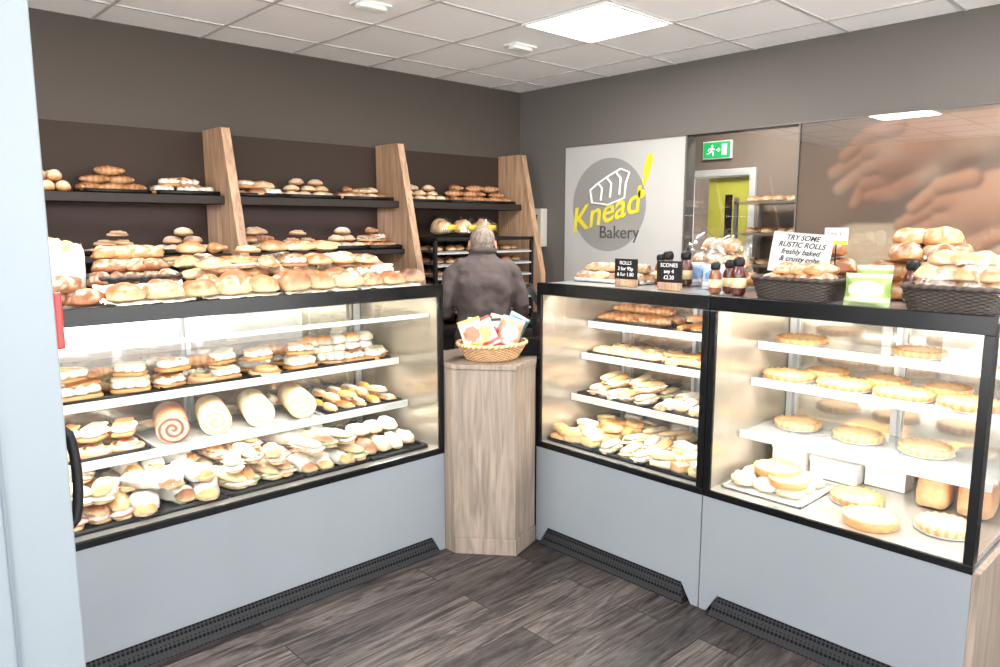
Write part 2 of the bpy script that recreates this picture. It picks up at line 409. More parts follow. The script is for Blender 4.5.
# ---------------------------------------------------------------- room
XR,YB,ZC=4.634,4.666,2.76
X0,Y0=-2.0,-2.0
def floor_mat():
    m,nt,out=newmat('dark_wood_plank_floor'); N=nt.nodes; L=nt.links
    p=N.new('ShaderNodeBsdfPrincipled'); L.new(p.outputs[0],out.inputs[0])
    tc=N.new('ShaderNodeTexCoord')
    br=N.new('ShaderNodeTexBrick'); br.inputs['Scale'].default_value=1; br.inputs['Brick Width'].default_value=1.22; br.inputs['Row Height'].default_value=.18
    br.inputs['Mortar Size'].default_value=.0024; br.inputs['Color1'].default_value=(*C(37,34,34),1); br.inputs['Color2'].default_value=(*C(68,63,61),1); br.inputs['Mortar'].default_value=(*C(10,9,9),1)
    br.offset=.37
    L.new(tc.outputs['Object'],br.inputs['Vector'])
    mp=N.new('ShaderNodeMapping'); mp.inputs['Scale'].default_value=(1.0,9,1); L.new(tc.outputs['Object'],mp.inputs[0])
    ad=N.new('ShaderNodeVectorMath'); ad.operation='ADD'; L.new(mp.outputs[0],ad.inputs[0])
    sc_=N.new('ShaderNodeVectorMath'); sc_.operation='SCALE'; sc_.inputs['Scale'].default_value=90; L.new(br.outputs['Color'],sc_.inputs[0]); L.new(sc_.outputs[0],ad.inputs[1])
    n=N.new('ShaderNodeTexNoise'); n.inputs['Scale'].default_value=1.7; n.inputs['Detail'].default_value=10; n.inputs['Distortion'].default_value=3.2; n.inputs['Roughness'].default_value=.66
    L.new(ad.outputs[0],n.inputs['Vector'])
    r=N.new('ShaderNodeValToRGB'); r.color_ramp.elements[0].position=.38; r.color_ramp.elements[1].position=.68
    r.color_ramp.elements[0].color=(.26,.25,.25,1); r.color_ramp.elements[1].color=(2.1,2.03,1.97,1)
    L.new(n.outputs[0],r.inputs[0])
    mx=N.new('ShaderNodeMix'); mx.data_type='RGBA'; mx.blend_type='MULTIPLY'; mx.inputs[0].default_value=1
    L.new(br.outputs['Color'],mx.inputs[6]); L.new(r.outputs[0],mx.inputs[7]); L.new(mx.outputs[2],p.inputs['Base Color'])
    p.inputs['Roughness'].default_value=.45; p.inputs['Specular IOR Level'].default_value=.28
    b=N.new('ShaderNodeBump'); b.inputs['Strength'].default_value=.12; L.new(n.outputs[0],b.inputs['Height']); L.new(b.outputs[0],p.inputs['Normal'])
    return m
XB=6.0   # far wall of the back room seen through the glazing
boxes('floor',floor_mat(),[(X0,XB+.1,Y0,YB+.1,-.08,0)])
ceilM=M('ceiling_tile',(251,248,246),.9,0,.012,3,.2,160)
boxes('ceiling',ceilM,[(X0,XB+.1,Y0,YB+.1,ZC,ZC+.08)])
g=[]
x=3.09-.6*8
while x<XR:
    if x>X0: g.append((x-.010,x+.010,Y0+.01,YB-.005,ZC-.006,ZC+.002))
    x+=.6
y=2.5-.6*7
while y<YB:
    if y>Y0: g.append((X0+.01,XR-.005,y-.010,y+.010,ZC-.0055,ZC+.002))
    y+=.6
boxes('ceiling_grid',M('grid_bar',(190,186,183),.6),g)
wallM=M('taupe_wall_paint',(74,67,61),.8,0,.025,1.5,.08,200,spec=.25)
wallM2=M('grey_wall_paint',(96,91,87),.8,0,.025,1.5,.08,200,spec=.25)
boxes('wall_back',wallM,[(X0,XB+.1,YB,YB+.1,0,ZC)])
GY0,GY1=2.16,2.978
boxes('wall_right',wallM2,[(XR,XR+.1,Y0,GY0,0,ZC),(XR,XR+.1,GY1,YB,0,ZC),(XR,XR+.1,GY0,GY1,0,.95),(XR,XR+.1,GY0,GY1,2.256,ZC)])
boxes('wall_backroom',M('backroom_wall',(112,98,88),.8,0,.03,2),[(XB,XB+.1,Y0,3.18,0,ZC),(XB,XB+.1,3.86,YB,0,ZC),(XB,XB+.1,3.18,3.86,2.08,ZC),(XB+.6,XB+.7,2.6,YB,0,ZC),(XR+.1,XB,1.0,1.1,0,ZC)])
d2=empty('door_2',(XB,3.2,0))
boxes('frame',M('door_frame_grey',(180,180,178),.4),[(-.03,.12,-.04,.02,0,2.12),(-.03,.12,.64,.70,0,2.12),(-.03,.12,.02,.64,2.06,2.12)],d2,.003)
boxes('leaf',M('lime_door',(176,172,66),.5,0,.04,2),[(.03,.07,.02,.44,0,2.05)],d2,.003)
boxes('leaf_glass_strip',black_mat,[(.025,.03,.20,.27,1.0,1.9)],d2)
boxes('lever',steel,[(-.01,.03,.38,.42,1.0,1.03),(-.015,-.005,.30,.42,1.0,1.03)],d2,.003)
for (rx_,ry_) in ((5.45,3.92),(5.5,2.5)):
    rk=empty('bakery_rack',(rx_,ry_,0))
    boxes('rack_frame',steel,[(a,a+.03,b,b+.03,0,1.85) for a in (0,.42) for b in (0,.56)]+[(0,.45,0,.59,.3+.25*i,.315+.25*i) for i in range(7)],rk)
    mb=MB()
    for i in range(2,7):
        fill(mb,.04,.41,.04,.55,.316+.25*i,3,4,bun,s=.055,top=R.choice([GOLD,BROWN]))
    mb.obj('rack_loaves',FM,rk)
p=empty('backroom_light_panel',(5.2,2.9,ZC-.012))
emitM,nt,out=newmat('led_diffuser'); e=nt.nodes.new('ShaderNodeEmission'); e.inputs[0].default_value=(1,.99,.96,1); e.inputs[1].default_value=6; nt.links.new(e.outputs[0],out.inputs[0])
boxes('diffuser',emitM,[(-.285,.285,-.285,.285,-.001,.008)],p); area('panel_light',(0,0,-.01),.55,.55,42,(1,.97,.93),p)
boxes('wall_front',wallM2,[(X0,XR,Y0-.1,Y0,0,.2),(X0,XR,Y0-.1,Y0,2.6,ZC),(X0,X0+.2,Y0-.1,Y0,.2,2.6),(XR-.4,XR,Y0-.1,Y0,.2,2.6),(1.2,1.3,Y0-.1,Y0,.2,2.6)])
boxes('wall_left',wallM2,[(X0-.1,X0,Y0,YB,2.6,ZC),(X0-.1,X0,Y0,YB,0,.2),(X0-.1,X0,2.6,YB,.2,2.6),(X0-.1,X0,Y0,Y0+.2,.2,2.6),(X0-.1,X0,.4,.5,.2,2.6)])
fr=M('window_frame_grey',(70,72,75),.4,.3)
for i,(a,b) in enumerate([(X0+.2,1.2),(1.3,XR-.4)]):
    w=empty('window_%d'%(i+1),(0,0,0))
    boxes('frame',fr,[(a,b,Y0-.08,Y0-.02,.2,.26),(a,b,Y0-.08,Y0-.02,2.54,2.6),(a,a+.06,Y0-.08,Y0-.02,.26,2.54),(b-.06,b,Y0-.08,Y0-.02,.26,2.54)],w)
    boxes('pane',glassM,[(a+.06,b-.06,Y0-.055,Y0-.045,.26,2.54)],w)
for i,(a,b) in enumerate([(Y0+.2,.4),(.5,2.6)]):
    w=empty('window_%d'%(i+3),(0,0,0))
    boxes('frame',fr,[(X0-.08,X0-.02,a,b,.2,.26),(X0-.08,X0-.02,a,b,2.54,2.6),(X0-.08,X0-.02,a,a+.06,.26,2.54),(X0-.08,X0-.02,b-.06,b,.26,2.54)],w)
    boxes('pane',glassM,[(X0-.055,X0-.045,a+.06,b-.06,.26,2.54)],w)
boxes('pavement',M('paving',(225,223,220),.9,0,.1,2),[(-4.5,6,-4.5,Y0-.1,-.12,-.02),(-4.5,X0-.1,Y0-.1,5,-.12,-.02)])
boxes('baseboard_back',shelf_brown,[(X0,.28,YB-.012,YB,0,.1)])

for (a,b) in [(3.09,2.5),(.69,2.5),(3.09,.1),(.69,.1),(-1.11,1.3)]:  # first panel is in view; the rest are added unseen to light the room
    p=empty('ceiling_light_panel',(a+.3,b+.3,ZC-.012))
    boxes('bezel',white,[(-.3,.3,-.3,-.285,-.004,.008),(-.3,.3,.285,.3,-.004,.008),(-.3,-.285,-.285,.285,-.004,.008),(.285,.3,-.285,.285,-.004,.008)],p)
    boxes('diffuser',emitM,[(-.285,.285,-.285,.285,-.001,.008)],p)
    area('panel_light',(0,0,-.01),.55,.55,44,(1,.98,.955),p)
for (a,b) in [(3.45,3.47),(2.26,3.37)]:
    p=empty('emergency_light',(a,b,ZC-.001))
    mb=MB(); blob(mb,0,0,-.034,.085,.045,.026,0,.5,CREAM,CREAM,20,8,0,.3); mb.obj('housing',[white],p)
    boxes('base_plate',white,[(-.095,.095,-.055,.055,-.012,0)],p,.004)

# ---------------------------------------------------------------- shelving on back wall
sh=empty('bakery_wall_shelving',(0,YB,0))
boxes('back_panel',brown_panel,[(.5,4.36,-.02,-.002,.905,2.19)],sh)
mb=MB()
for dx in (.60,1.862,3.127,4.36):
    prof=[(-.02,.905),(-.02,2.2),(-.29,2.2),(-.52,1.25),(-.52,.905)]
    vs=[(dx,yy,zz) for yy,zz in prof]+[(dx+.055,yy,zz) for yy,zz in prof]
    n=5; mb.add(vs,[(4,3,2,1,0)][::-1]+[tuple(range(n,2*n))]+[(i,n+i,n+(i+1)%n,(i+1)%n) for i in range(n)],[(.5,.5,.5)]*10)
mb.obj('divider_panels',[oak],sh,smooth=False,bevel=.003)
S=[]
for a,b in ((.655,1.862),(1.917,3.127),(3.182,4.36)):
    S.append((a,b,-.30,-.02,1.752,1.80))
boxes('upper_shelf_boards',shelf_brown,S,sh,.002)
S=[]
for a,b in ((.655,1.862),(1.917,3.127)):
    S.append((a,b,-.36,-.02,1.43,1.462))
boxes('lower_shelf_boards',shelf_brown,S,sh,.002)
for a,b in ((.655,1.862),(1.917,3.127)):
    area('shelf_led',((a+b)/2,-.1,1.74),b-a-.1,.03,1.4,(.84,.8,1),sh)
bc=empty('back_counter',(0,0,0))
boxes('carcass',brown_panel,[(.3,4.6,4.05,4.63,.08,.86)],bc)
boxes('plinth',black_mat,[(.3,4.6,4.1,4.6,0,.08)],bc)
boxes('worktop',shelf_brown,[(.28,4.62,4.0,4.64,.86,.9)],bc,.004)
boxes('doors',shelf_brown,[(.32+i*.61,.9+i*.61,4.035,4.05,.12,.84) for i in range(7)],bc,.003)
boxes('handles',steel,[(.8+i*.61,.815+i*.61,4.005,4.035,.6,.75) for i in range(7)],bc,.003)
# open black metal tray rack standing on the counter
ov=empty('open_tray_rack',(3.25,4.12,.902))
boxes('posts',black_mat,[(a,a+.025,b,b+.025,0,.64) for a in (0,.49,.975) for b in (0,.47)],ov,.002)
boxes('top_plate',black_mat,[(0,1.0,0,.495,.615,.64)],ov,.002)
boxes('runners',alu,[(.025,.975,.0,.012,.07+.09*i,.082+.09*i) for i in range(6)],ov)
boxes('trays',steel,[(.03,.97,.014,.47,.085+.09*i,.09+.09*i) for i in range(6)],ov)
mb=MB()
for i in range(6): fill(mb,.05,.95,.04,.45,.091+.09*i,8,3,bun,s=.045,top=R.choice([GOLD,BROWN]))
mb.obj('tray_buns',FM,ov)

# ---------------------------------------------------------------- display cases
WARM=(1,.93,.83)
ledw,nt,out=newmat('warm_led_strip'); e=nt.nodes.new('ShaderNodeEmission'); e.inputs[0].default_value=(1,.94,.85,1); e.inputs[1].default_value=6; nt.links.new(e.outputs[0],out.inputs[0])
def grille_mat():
    m,nt,out=newmat('perforated_grille'); N=nt.nodes; L=nt.links
    p=N.new('ShaderNodeBsdfPrincipled'); L.new(p.outputs[0],out.inputs[0])
    tc=N.new('ShaderNodeTexCoord'); v=N.new('ShaderNodeTexVoronoi'); v.inputs['Scale'].default_value=62; v.inputs['Randomness'].default_value=0
    L.new(tc.outputs['Object'],v.inputs['Vector'])
    r=N.new('ShaderNodeValToRGB'); r.color_ramp.elements[0].position=.36; r.color_ramp.elements[1].position=.46
    r.color_ramp.elements[0].color=(.0,.0,.0,1); r.color_ramp.elements[1].color=(.018,.018,.019,1)
    L.new(v.outputs['Distance'],r.inputs[0]); L.new(r.outputs[0],p.inputs['Base Color']); p.inputs['Roughness'].default_value=.6; p.inputs['Specular IOR Level'].default_value=.1
    return m
grilleM=grille_mat()
DEP=.75; TOP=1.34
def display_case(loc,rot,Lc,shelves,end_wood=False,near=False,far=False):
    c=empty('refrigerated_display_case',loc,rot)
    mb=MB(); nt_=.085
    prof=[(0,0),(.035,0),(.085,nt_),(Lc-.085,nt_),(Lc-.035,0),(Lc,0),(Lc,.505),(0,.505)]
    vs=[(u,0,z) for u,z in prof]+[(u,.018,z) for u,z in prof]; n=8
    mb.add(vs,[tuple(range(n)),tuple(range(2*n-1,n-1,-1))]+[(i,n+i,n+(i+1)%n,(i+1)%n) for i in range(n)],[(.5,.5,.5)]*16)
    mb.obj('front_panel',[case_paint],c,smooth=False,bevel=.002)
    boxes('cabinet',case_paint,[(0.003,Lc-.003,.05,DEP,.0,.5)],c)
    if end_wood: boxes('end_panel',oak_grey,[(Lc,Lc+.022,.0,DEP,.0,.512)],c,.002)
    mb=MB()
    vs=[(.06,-.03,0),(Lc-.06,-.03,0),(Lc-.06,.03,0),(.06,.03,0),(.085,.004,.082),(Lc-.085,.004,.082),(Lc-.085,.03,.082),(.085,.03,.082)]
    mb.add(vs,[(3,2,1,0),(4,5,6,7),(0,1,5,4),(2,3,7,6),(1,2,6,5),(3,0,4,7)],[(.1,.1,.1)]*8)
    mb.obj('air_grille',[grilleM],c,smooth=False)
    boxes('deck',deckM,[(.012,Lc-.012,.012,DEP-.03,.5,.53)],c)
    boxes('bottom_edge',black_gloss,[(0,Lc,-.002,.012,.503,.532)],c,.002)
    fr=[(0,Lc,-.004,.02,1.285,1.345)]
    w=.03
    fr+=[(0,w,-.003,.012,.532,1.285),(Lc-w,Lc,-.003,.012,.532,1.285)]
    fr+=[(0,.012,.012,.05,.53,1.32),(Lc-.012,Lc,.012,.05,.53,1.32),(0,.02,DEP-.03,DEP,.5,1.32),(Lc-.02,Lc,DEP-.03,DEP,.5,1.32)]
    boxes('black_frame',black_gloss,fr,c,.002)
    boxes('front_glass',glassM,[(w,Lc-w,.0,.006,.532,1.285)],c)
    boxes('end_pane_near',endM if near else glassM,[(.012 if near else .002,.015 if near else .008,.012 if near else .05,DEP-.03,.53,1.32)],c)
    boxes('end_pane_far',endM if far else glassM,[(Lc-.015 if far else Lc-.008,Lc-.012 if far else Lc-.002,.012 if far else .05,DEP-.03,.53,1.32)],c)
    boxes('top',steel,[(0,Lc,.02,DEP,1.32,1.34)],c,.003)
    boxes('top_lining',white,[(.012,Lc-.012,.05,DEP-.03,1.3,1.32)],c)
    boxes('rear_sliding_doors',backM,[(.02,Lc/2+.02,DEP-.03,DEP-.022,.53,1.3),(Lc/2-.02,Lc-.02,DEP-.02,DEP-.012,.53,1.3)],c)
    boxes('door_stiles',alu,[(.02,.05,DEP-.045,DEP-.03,.53,1.3),(Lc/2-.02,Lc/2+.02,DEP-.045,DEP-.03,.53,1.3),(Lc-.05,Lc-.02,DEP-.045,DEP-.03,.53,1.3)],c)
    boxes('shelf_posts',alu,[(Lc*k-.01,Lc*k+.01,DEP-.075,DEP-.055,.53,1.3) for k in (.03,.5,.97)],c)
    rl=[];ld=[]
    for z,rec in shelves:
        thin=rec<.2
        boxes('shelf',shelfC if thin else shelfM,[(.02,Lc-.02,rec,DEP-.08,z-.008,z)],c)
        rl.append((.02,Lc-.02,rec-.008,rec,z-.016 if thin else z-.024,z+.004 if thin else z+.012))
        if not thin:
            ld.append((.04,Lc-.04,rec+.002,rec+.012,z-.018,z-.008))
            area('shelf_lamp',(Lc/2,rec+.02,z-.022),Lc-.1,.02,2.9*Lc,WARM,c,(math.radians(-20),0,0))
    boxes('price_rails',alu,rl,c,.002)
    boxes('shelf_led_strips',ledw,ld,c)
    boxes('canopy_led_strip',ledw,[(.04,Lc-.04,.035,.05,1.288,1.3)],c)
    area('canopy_lamp',(Lc/2,.07,1.28),Lc-.1,.03,(4.6 if Lc>1.5 else 6.8)*Lc,WARM,c,(math.radians(25),0,0))
    return c
XL=.29; YL=2.77; LL=1.94
display_case((XL,YL,0),0,LL,[(1.195,.09),(.935,.35),(.72,.28)],far=True)
display_case((2.65,2.54,0),-pi/2,.965,[(1.11,.38),(.945,.33),(.735,.25)],near=True)
display_case((2.65,1.57,0),-pi/2,.985,[(1.11,.38),(.955,.33),(.735,.25)],True,near=True)

pl=empty('wood_corner_counter',(0,0,0))
mb=MB(); poly=[(2.232,2.70),(2.43,2.470),(2.632,2.532),(2.640,2.62),(2.66,3.05),(2.236,3.05)]
prism(mb,poly,.085,.935); mb.obj('body',[oak_grey],pl,smooth=False)
mb=MB(); 
for z0_,z1_ in ((0,.083),(.937,.96)): prism(mb,[(2.232,2.694),(2.43,2.462),(2.634,2.527),(2.641,2.62),(2.66,3.05),(2.236,3.05)],z0_,z1_)
mb.obj('plinth_and_top',[oak_grey],pl,smooth=False,bevel=.002)
tc_=empty('till_counter',(2.98,2.98,0))
boxes('body',brown_panel,[(-.28,.3,-.3,.25,0,.88)],tc_)
boxes('top',oak_grey,[(-.3,.32,-.32,.27,.88,.91)],tc_,.003)
tl=empty('cash_register',(3.06,2.9,.912),math.radians(45))
boxes('drawer',black_mat,[(-.19,.19,-.19,.19,0,.1)],tl,.006)
boxes('stand',black_mat,[(-.04,.04,-.03,.05,.1,.22)],tl,.004)
mb=MB(); vs=[(-.15,-.05,.2),(.15,-.05,.2),(.15,.06,.38),(-.15,.06,.38),(-.15,-.02,.19),(.15,-.02,.19),(.15,.09,.37),(-.15,.09,.37)]
mb.add(vs,[(0,1,2,3),(7,6,5,4),(0,4,5,1),(2,6,7,3),(1,5,6,2),(0,3,7,4)],[(.1,.1,.1)]*8); mb.obj('screen',[black_gloss],tl,smooth=False)
boxes('receipt_printer',black_mat,[(-.15,-.03,-.15,-.06,.1,.2)],tl,.008)

# ---------------------------------------------------------------- food: left case
def L_(name,mb,z=0): return mb.obj(name,FM,None,(XL,YL,0),0)
mb=MB(); z=.936
u=.36
for k in range(4):
    tray(mb,u,u+.37,.37,.65,z,mi=2)
    for i in range(3 if k%2 else 2):
        for j in range(2):
            nn=3 if k%2 else 2
            f=[creampastry,creampastry,danish,creampastry][(i+j+k)%4]
            f(mb,u+.37*(i+.5)/nn+R.uniform(-.012,.012),.44+j*.13+R.uniform(-.015,.015),z+.005,s=R.uniform(.075,.09) if nn==2 else R.uniform(.062,.075),ang=R.uniform(-.7,.7))
    if k<3:
        for i in range(3): (creampastry if i!=1 else croissant)(mb,u+.08+i*.11,.5+R.uniform(-.03,.03),z+.068,s=R.uniform(.06,.074),ang=R.uniform(-.9,.9))
    u+=.385
for i in range(5):
    for l in range(2):
        blob(mb,1.50+i*.08,.52,z+.05+.04*l,.048,.05,.036,R.uniform(0,1),.9,R.choice([FLOUR,GOLD,CREAM]),CREAM,14,8,.15)
L_('cream_pastries',mb)
mb=MB(); z=.721
tray(mb,.28,.66,.3,.62,z,mi=2)
for i in range(3):
    for j in range(2): danish(mb,.35+i*.12,.38+j*.13,z+.005,s=.072,fill=R.choice([C(180,110,70),C(190,80,60),CREAM]))
for i in range(3): creampastry(mb,.38+.11*i,.43,z+.055,s=.066,ang=.5+.3*i)
tray(mb,.68,1.44,.29,.62,z,.012,C(170,168,164),0)
for i,xx in enumerate((1.045,1.225,1.425,1.635)):
    swiss(mb,xx-XL,.315,z+.005,.066,.27,rot=-.28,sp=[C(134,72,52),C(204,172,128),C(212,188,150),C(204,172,130)][i],fil=[C(212,190,164),C(222,212,192),C(224,214,196),C(224,214,194)][i],body=[C(166,104,72),C(216,192,156),C(218,198,164),C(214,188,150)][i])
tray(mb,1.48,1.9,.3,.62,z,mi=2)
for i in range(5):
    for j in range(2): eclair(mb,1.52+i*.083,.37+j*.14,z+.006,.072,pi/2+R.uniform(-.2,.2),ice=R.choice([C(226,186,66),CREAM,C(200,106,50),C(226,204,170)]))
for i in range(4):
    for j in range(2): eclair(mb,1.55+i*.088,.40+.12*j,z+.05,.068,pi/2+R.uniform(-.4,.4),ice=R.choice([CREAM,C(226,186,66),CREAM,C(226,204,170)]))
L_('swiss_rolls_and_eclairs',mb)
mb=MB(); z=.531
u=.2
for k in range(5):
    w=.33; tray(mb,u,u+w,.06,.62,z,mi=2)
    for j in range(2):
        n3=3 if k in (1,) else 4
        for i in range(n3):
            xx=u+w*(i+.5)/n3+R.uniform(-.008,.008); yy=.2+j*.27+R.uniform(-.02,.02)
            if k==1: wrapped(mb,xx,yy,z+.006,.125,-pi/2+R.uniform(-.4,.4))
            elif k==3 and j==0 and i<3: wrapped(mb,xx,yy,z+.006,.11,-pi/2+R.uniform(-.3,.3))
            elif k==4 and j: eclair(mb,xx,yy,z+.006,.12,pi/2,ice=R.choice([DARK,CREAM]))
            elif k==4: blob(mb,xx,yy,z+.006,.045,.09,.045,R.uniform(-.3,.1),.9,R.choice([BROWN,FLOUR,CREAM]),PALE,18,9,.15)
            else: sandwich(mb,xx,yy,z+.006,R.uniform(.12,.135),pi/2+R.uniform(-.2,.2),top=R.choice([BROWN,GOLD,FLOUR,PALE]))
    for j in range(2):
        for i in range(3):
            xx=u+.075+i*.088; yy=.22+.24*j+R.uniform(-.05,.05)
            if k==1 or (k==3 and j): wrapped(mb,xx,yy,z+.07,.11,-pi/2+R.uniform(-.7,.7))
            elif k in (0,2,3): sandwich(mb,xx,yy,z+.08,.115,pi/2+R.uniform(-.45,.45),top=R.choice([BROWN,GOLD,FLOUR]))
            elif j: blob(mb,xx,.3,z+.07,.05,.08,.036,R.uniform(-.5,.5),.9,R.choice([FLOUR,GOLD,CREAM]),PALE,16,8,.15)
    u+=w+.008
L_('filled_sandwich_rolls',mb)

# left case top
def mixed(mb,x,y,z,s,ang):
    f=R.choice(['c','d','f','l','l','p','s','r'])
    if f=='c': croissant(mb,x,y,z,s*1.15,ang)
    elif f=='d': danish(mb,x,y,z,s*1.05,ang)
    elif f=='f': flourbun(mb,x,y,z,s,ang)
    elif f=='r': bun(mb,x,y,z,s*1.1,ang,BROWN)
    elif f=='l': loaf(mb,x,y,z,s*1.35,s*.72,s*.62,ang,top=R.choice([BROWN,GOLD,C(170,110,62)]),bot=PALE,slash=R.choice([0,4,5]))
    elif f=='p': creampastry(mb,x,y,z,s*1.1,ang,top=R.choice([GOLD,BROWN]))
    else: sandwich(mb,x,y,z,s*1.5,ang,top=R.choice([BROWN,GOLD]))
mb=MB(); z=TOP+.001
xx=.48
while xx<1.80:
    w_=R.uniform(.056,.078)
    if R.random()<.3: loaf(mb,xx+w_,.10,z+.01,w_*1.05,w_*.8,w_*.75,R.uniform(-.3,.3),top=R.choice([BROWN,C(150,92,52)]),bot=PALE,slash=R.choice([0,3]))
    else: blob(mb,xx+w_,.10+R.uniform(-.012,.02),z+.010,w_,w_*.88,w_*R.uniform(.66,.86),R.uniform(-.4,.4),.9,R.choice([BROWN,BROWN,C(160,100,54),DARK]),PALE,22,11,.14)
    xx+=w_*1.93
for px_ in (.46,.80,1.15,1.5):
    n_=18; vs=[];cs=[];fs=[]
    for j in range(n_+1):
        for i in range(n_+1):
            a=i/n_; b=j/n_; vs.append((px_+.32*a,.012+.17*b,z+.002+.014*abs(noise.noise(Vector((a*6+px_*7,b*5,2))))+.06*b**3+.03*clamp(abs(2*a-1)-.8)*4*abs(noise.noise(Vector((b*9,px_,3)))))); cs.append(CREAM)
    for j in range(n_):
        for i in range(n_): q=j*(n_+1)+i; fs.append((q,q+1,q+n_+2,q+n_+1))
    mb.add(vs,fs,cs)
tray(mb,.86,1.85,.19,.42,z,.03,BLK,2)
tray(mb,.86,1.85,.44,.70,z+.07,.03,BLK,2); mb.box(.88,1.83,.46,.68,z,z+.07,BLK,2)
for i in range(8): mixed(mb,.90+.12*i,.24,z+.035,R.uniform(.054,.07),R.uniform(-1,1))
for i in range(8): mixed(mb,.92+.122*i,.36,z+.055,R.uniform(.055,.072),R.uniform(-1,1))
for i in range(7): mixed(mb,.96+.122*i,.30,z+.10,R.uniform(.05,.062),R.uniform(-1,1))
for i in range(8): mixed(mb,.92+.122*i,.50,z+.10,R.uniform(.052,.07),R.uniform(-1.5,1.5))
for i in range(8): mixed(mb,.92+.122*i,.63,z+.10,R.uniform(.052,.07),R.uniform(-1.5,1.5))
for i in range(6): mixed(mb,.96+.13*i,.55,z+.16,R.uniform(.052,.066),R.uniform(-1.5,1.5))
L_('bread_rolls_and_pastries',mb)
be=empty('wicker_bread_basket',(XL,YL,0)); basket('x',None,.655,.38,TOP+.001,.165,.14,.085,5,C(50,40,33)).obj('wicker',[wickerM],be)
mb=MB()
for i in range(5): loaf(mb,.53+.062*i,.34+.03*(i%2),TOP+.05,.1,.045,.045,1.3+R.uniform(-.2,.2),top=C(104,66,42),bot=BROWN,slash=4)
for i in range(4): loaf(mb,.56+.06*i,.38,TOP+.10,.09,.042,.04,1.0+R.uniform(-.4,.4),top=C(130,86,54),bot=BROWN,slash=5)
for i in range(3): loaf(mb,.59+.06*i,.40,TOP+.15,.08,.042,.04,.3+R.uniform(-.4,.4),top=C(142,96,56),bot=GOLD,slash=5)
mb.obj('seeded_loaves',FM,be)
bg=empty('paper_bread_bags',(XL+.35,YL+.16,TOP+.002))
mb=MB()
for (a,b,h) in ((-.02,.12,.22),(.07,.2,.2),(-.10,.02,.14)):
    n_=28; nv_=12; vs=[];cs=[];fs=[]; hh=h
    for j in range(nv_+1):
        t=j/nv_
        for i in range(n_):
            th=2*pi*i/n_; k=(abs(math.cos(th))**5+abs(math.sin(th))**5)**-.2
            wob=1+.10*noise.noise(Vector((math.cos(th)*2+a*30,math.sin(th)*2,t*4)))
            vs.append((a+.062*k*math.cos(th)*wob,b+.042*k*math.sin(th)*wob,hh*t+(.018*math.sin(th*5+a*9) if j==nv_ else 0))); cs.append(CREAM)
    for j in range(nv_):
        for i in range(n_): i2=(i+1)%n_; fs.append((j*n_+i,j*n_+i2,(j+1)*n_+i2,(j+1)*n_+i))
    fs.append(tuple(range(n_-1,-1,-1))); mb.add(vs,fs,cs)
mb.obj('bags',[M('white_paper',(190,186,181),.7,0,.03,10,.4,25)],bg)
mb=MB()
for (a,b,h) in ((-.02,.12,.17),(.07,.2,.155),(-.10,.02,.10)): loaf(mb,a,b,h,.05,.036,.05,.3,top=GOLD,bot=PALE)
for i in range(3): loaf(mb,-.05+.06*i,-.03,.0+.045*(i%2),.075,.045,.045,.4,top=C(120,78,48),bot=BROWN,slash=5)
mb.obj('bread',FM,bg)

# upper wall shelves food
mb=MB(); z=1.801
for l,nn in ((0,4),(1,3)):
    for i in range(nn):
        for j in range(2): blob(mb,.81+.072*i+.036*l,-.24+.08*j,z+.055*l,.037,.037,.037,0,1,C(216,198,170),GOLD,12,8,.05,.6)
trayload(mb,1.12,1.44,-.29,-.04,z,3,2,croissant,3,.048,s=.072,aj=.9,th=.02)
trayload(mb,1.49,1.84,-.29,-.04,z,3,2,creampastry,2,.045,s=.06,aj=.6,th=.024)
trayload(mb,1.94,2.27,-.29,-.04,z,3,2,mixed,2,.05,s=.058,aj=1.2,th=.024)
trayload(mb,2.29,2.66,-.29,-.04,z,4,2,flourbun,3,.042,s=.052,th=.024)
trayload(mb,2.70,3.09,-.29,-.04,z,4,2,mixed,2,.045,s=.052,aj=1.2,th=.024)
trayload(mb,3.22,3.6,-.29,-.04,z,4,2,flourbun,3,.04,s=.052,th=.02)
trayload(mb,3.66,4.3,-.29,-.04,z,5,2,croissant,3,.045,s=.07,aj=.8,th=.02)
mb.obj('shelf_pastries',FM,None,(0,YB,0))
mb=MB(); z=1.463; fl=[mixed,danish,flourbun,mixed,danish,flourbun,mixed]
for i,a in enumerate((.7,1.1,1.48,1.95,2.26,2.56,2.84)):
    trayload(mb,a,a+.27+.06*(i<3),-.35,-.04,z,3,2,fl[i],3,.05,s=.058,th=.03,aj=.8)
mb.obj('lower_shelf_rolls',FM,None,(0,YB,0))
bg=empty('bread_bags',(3.45,4.33,1.552))
mb=MB()
for i in range(3): loaf(mb,.03+i*.2,0,.01,.085,.075,.08,1.4,slash=3,top=C(186,136,86),bot=PALE)
mb.obj('loaves',FM,bg)
mb=MB(); 
for i in range(3): blob(mb,.03+i*.2,0,0,.098,.12,.1,0,.8,CREAM,CREAM,24,14,.25,.4)
mb.obj('bags',[plasticM],bg)
mb=MB()
for i in range(3): mb.box(-.01+i*.2,.07+i*.2,-.128,-.122,.04,.08,C(220,180,40),0)
mb.obj('labels',[paintcol],bg)

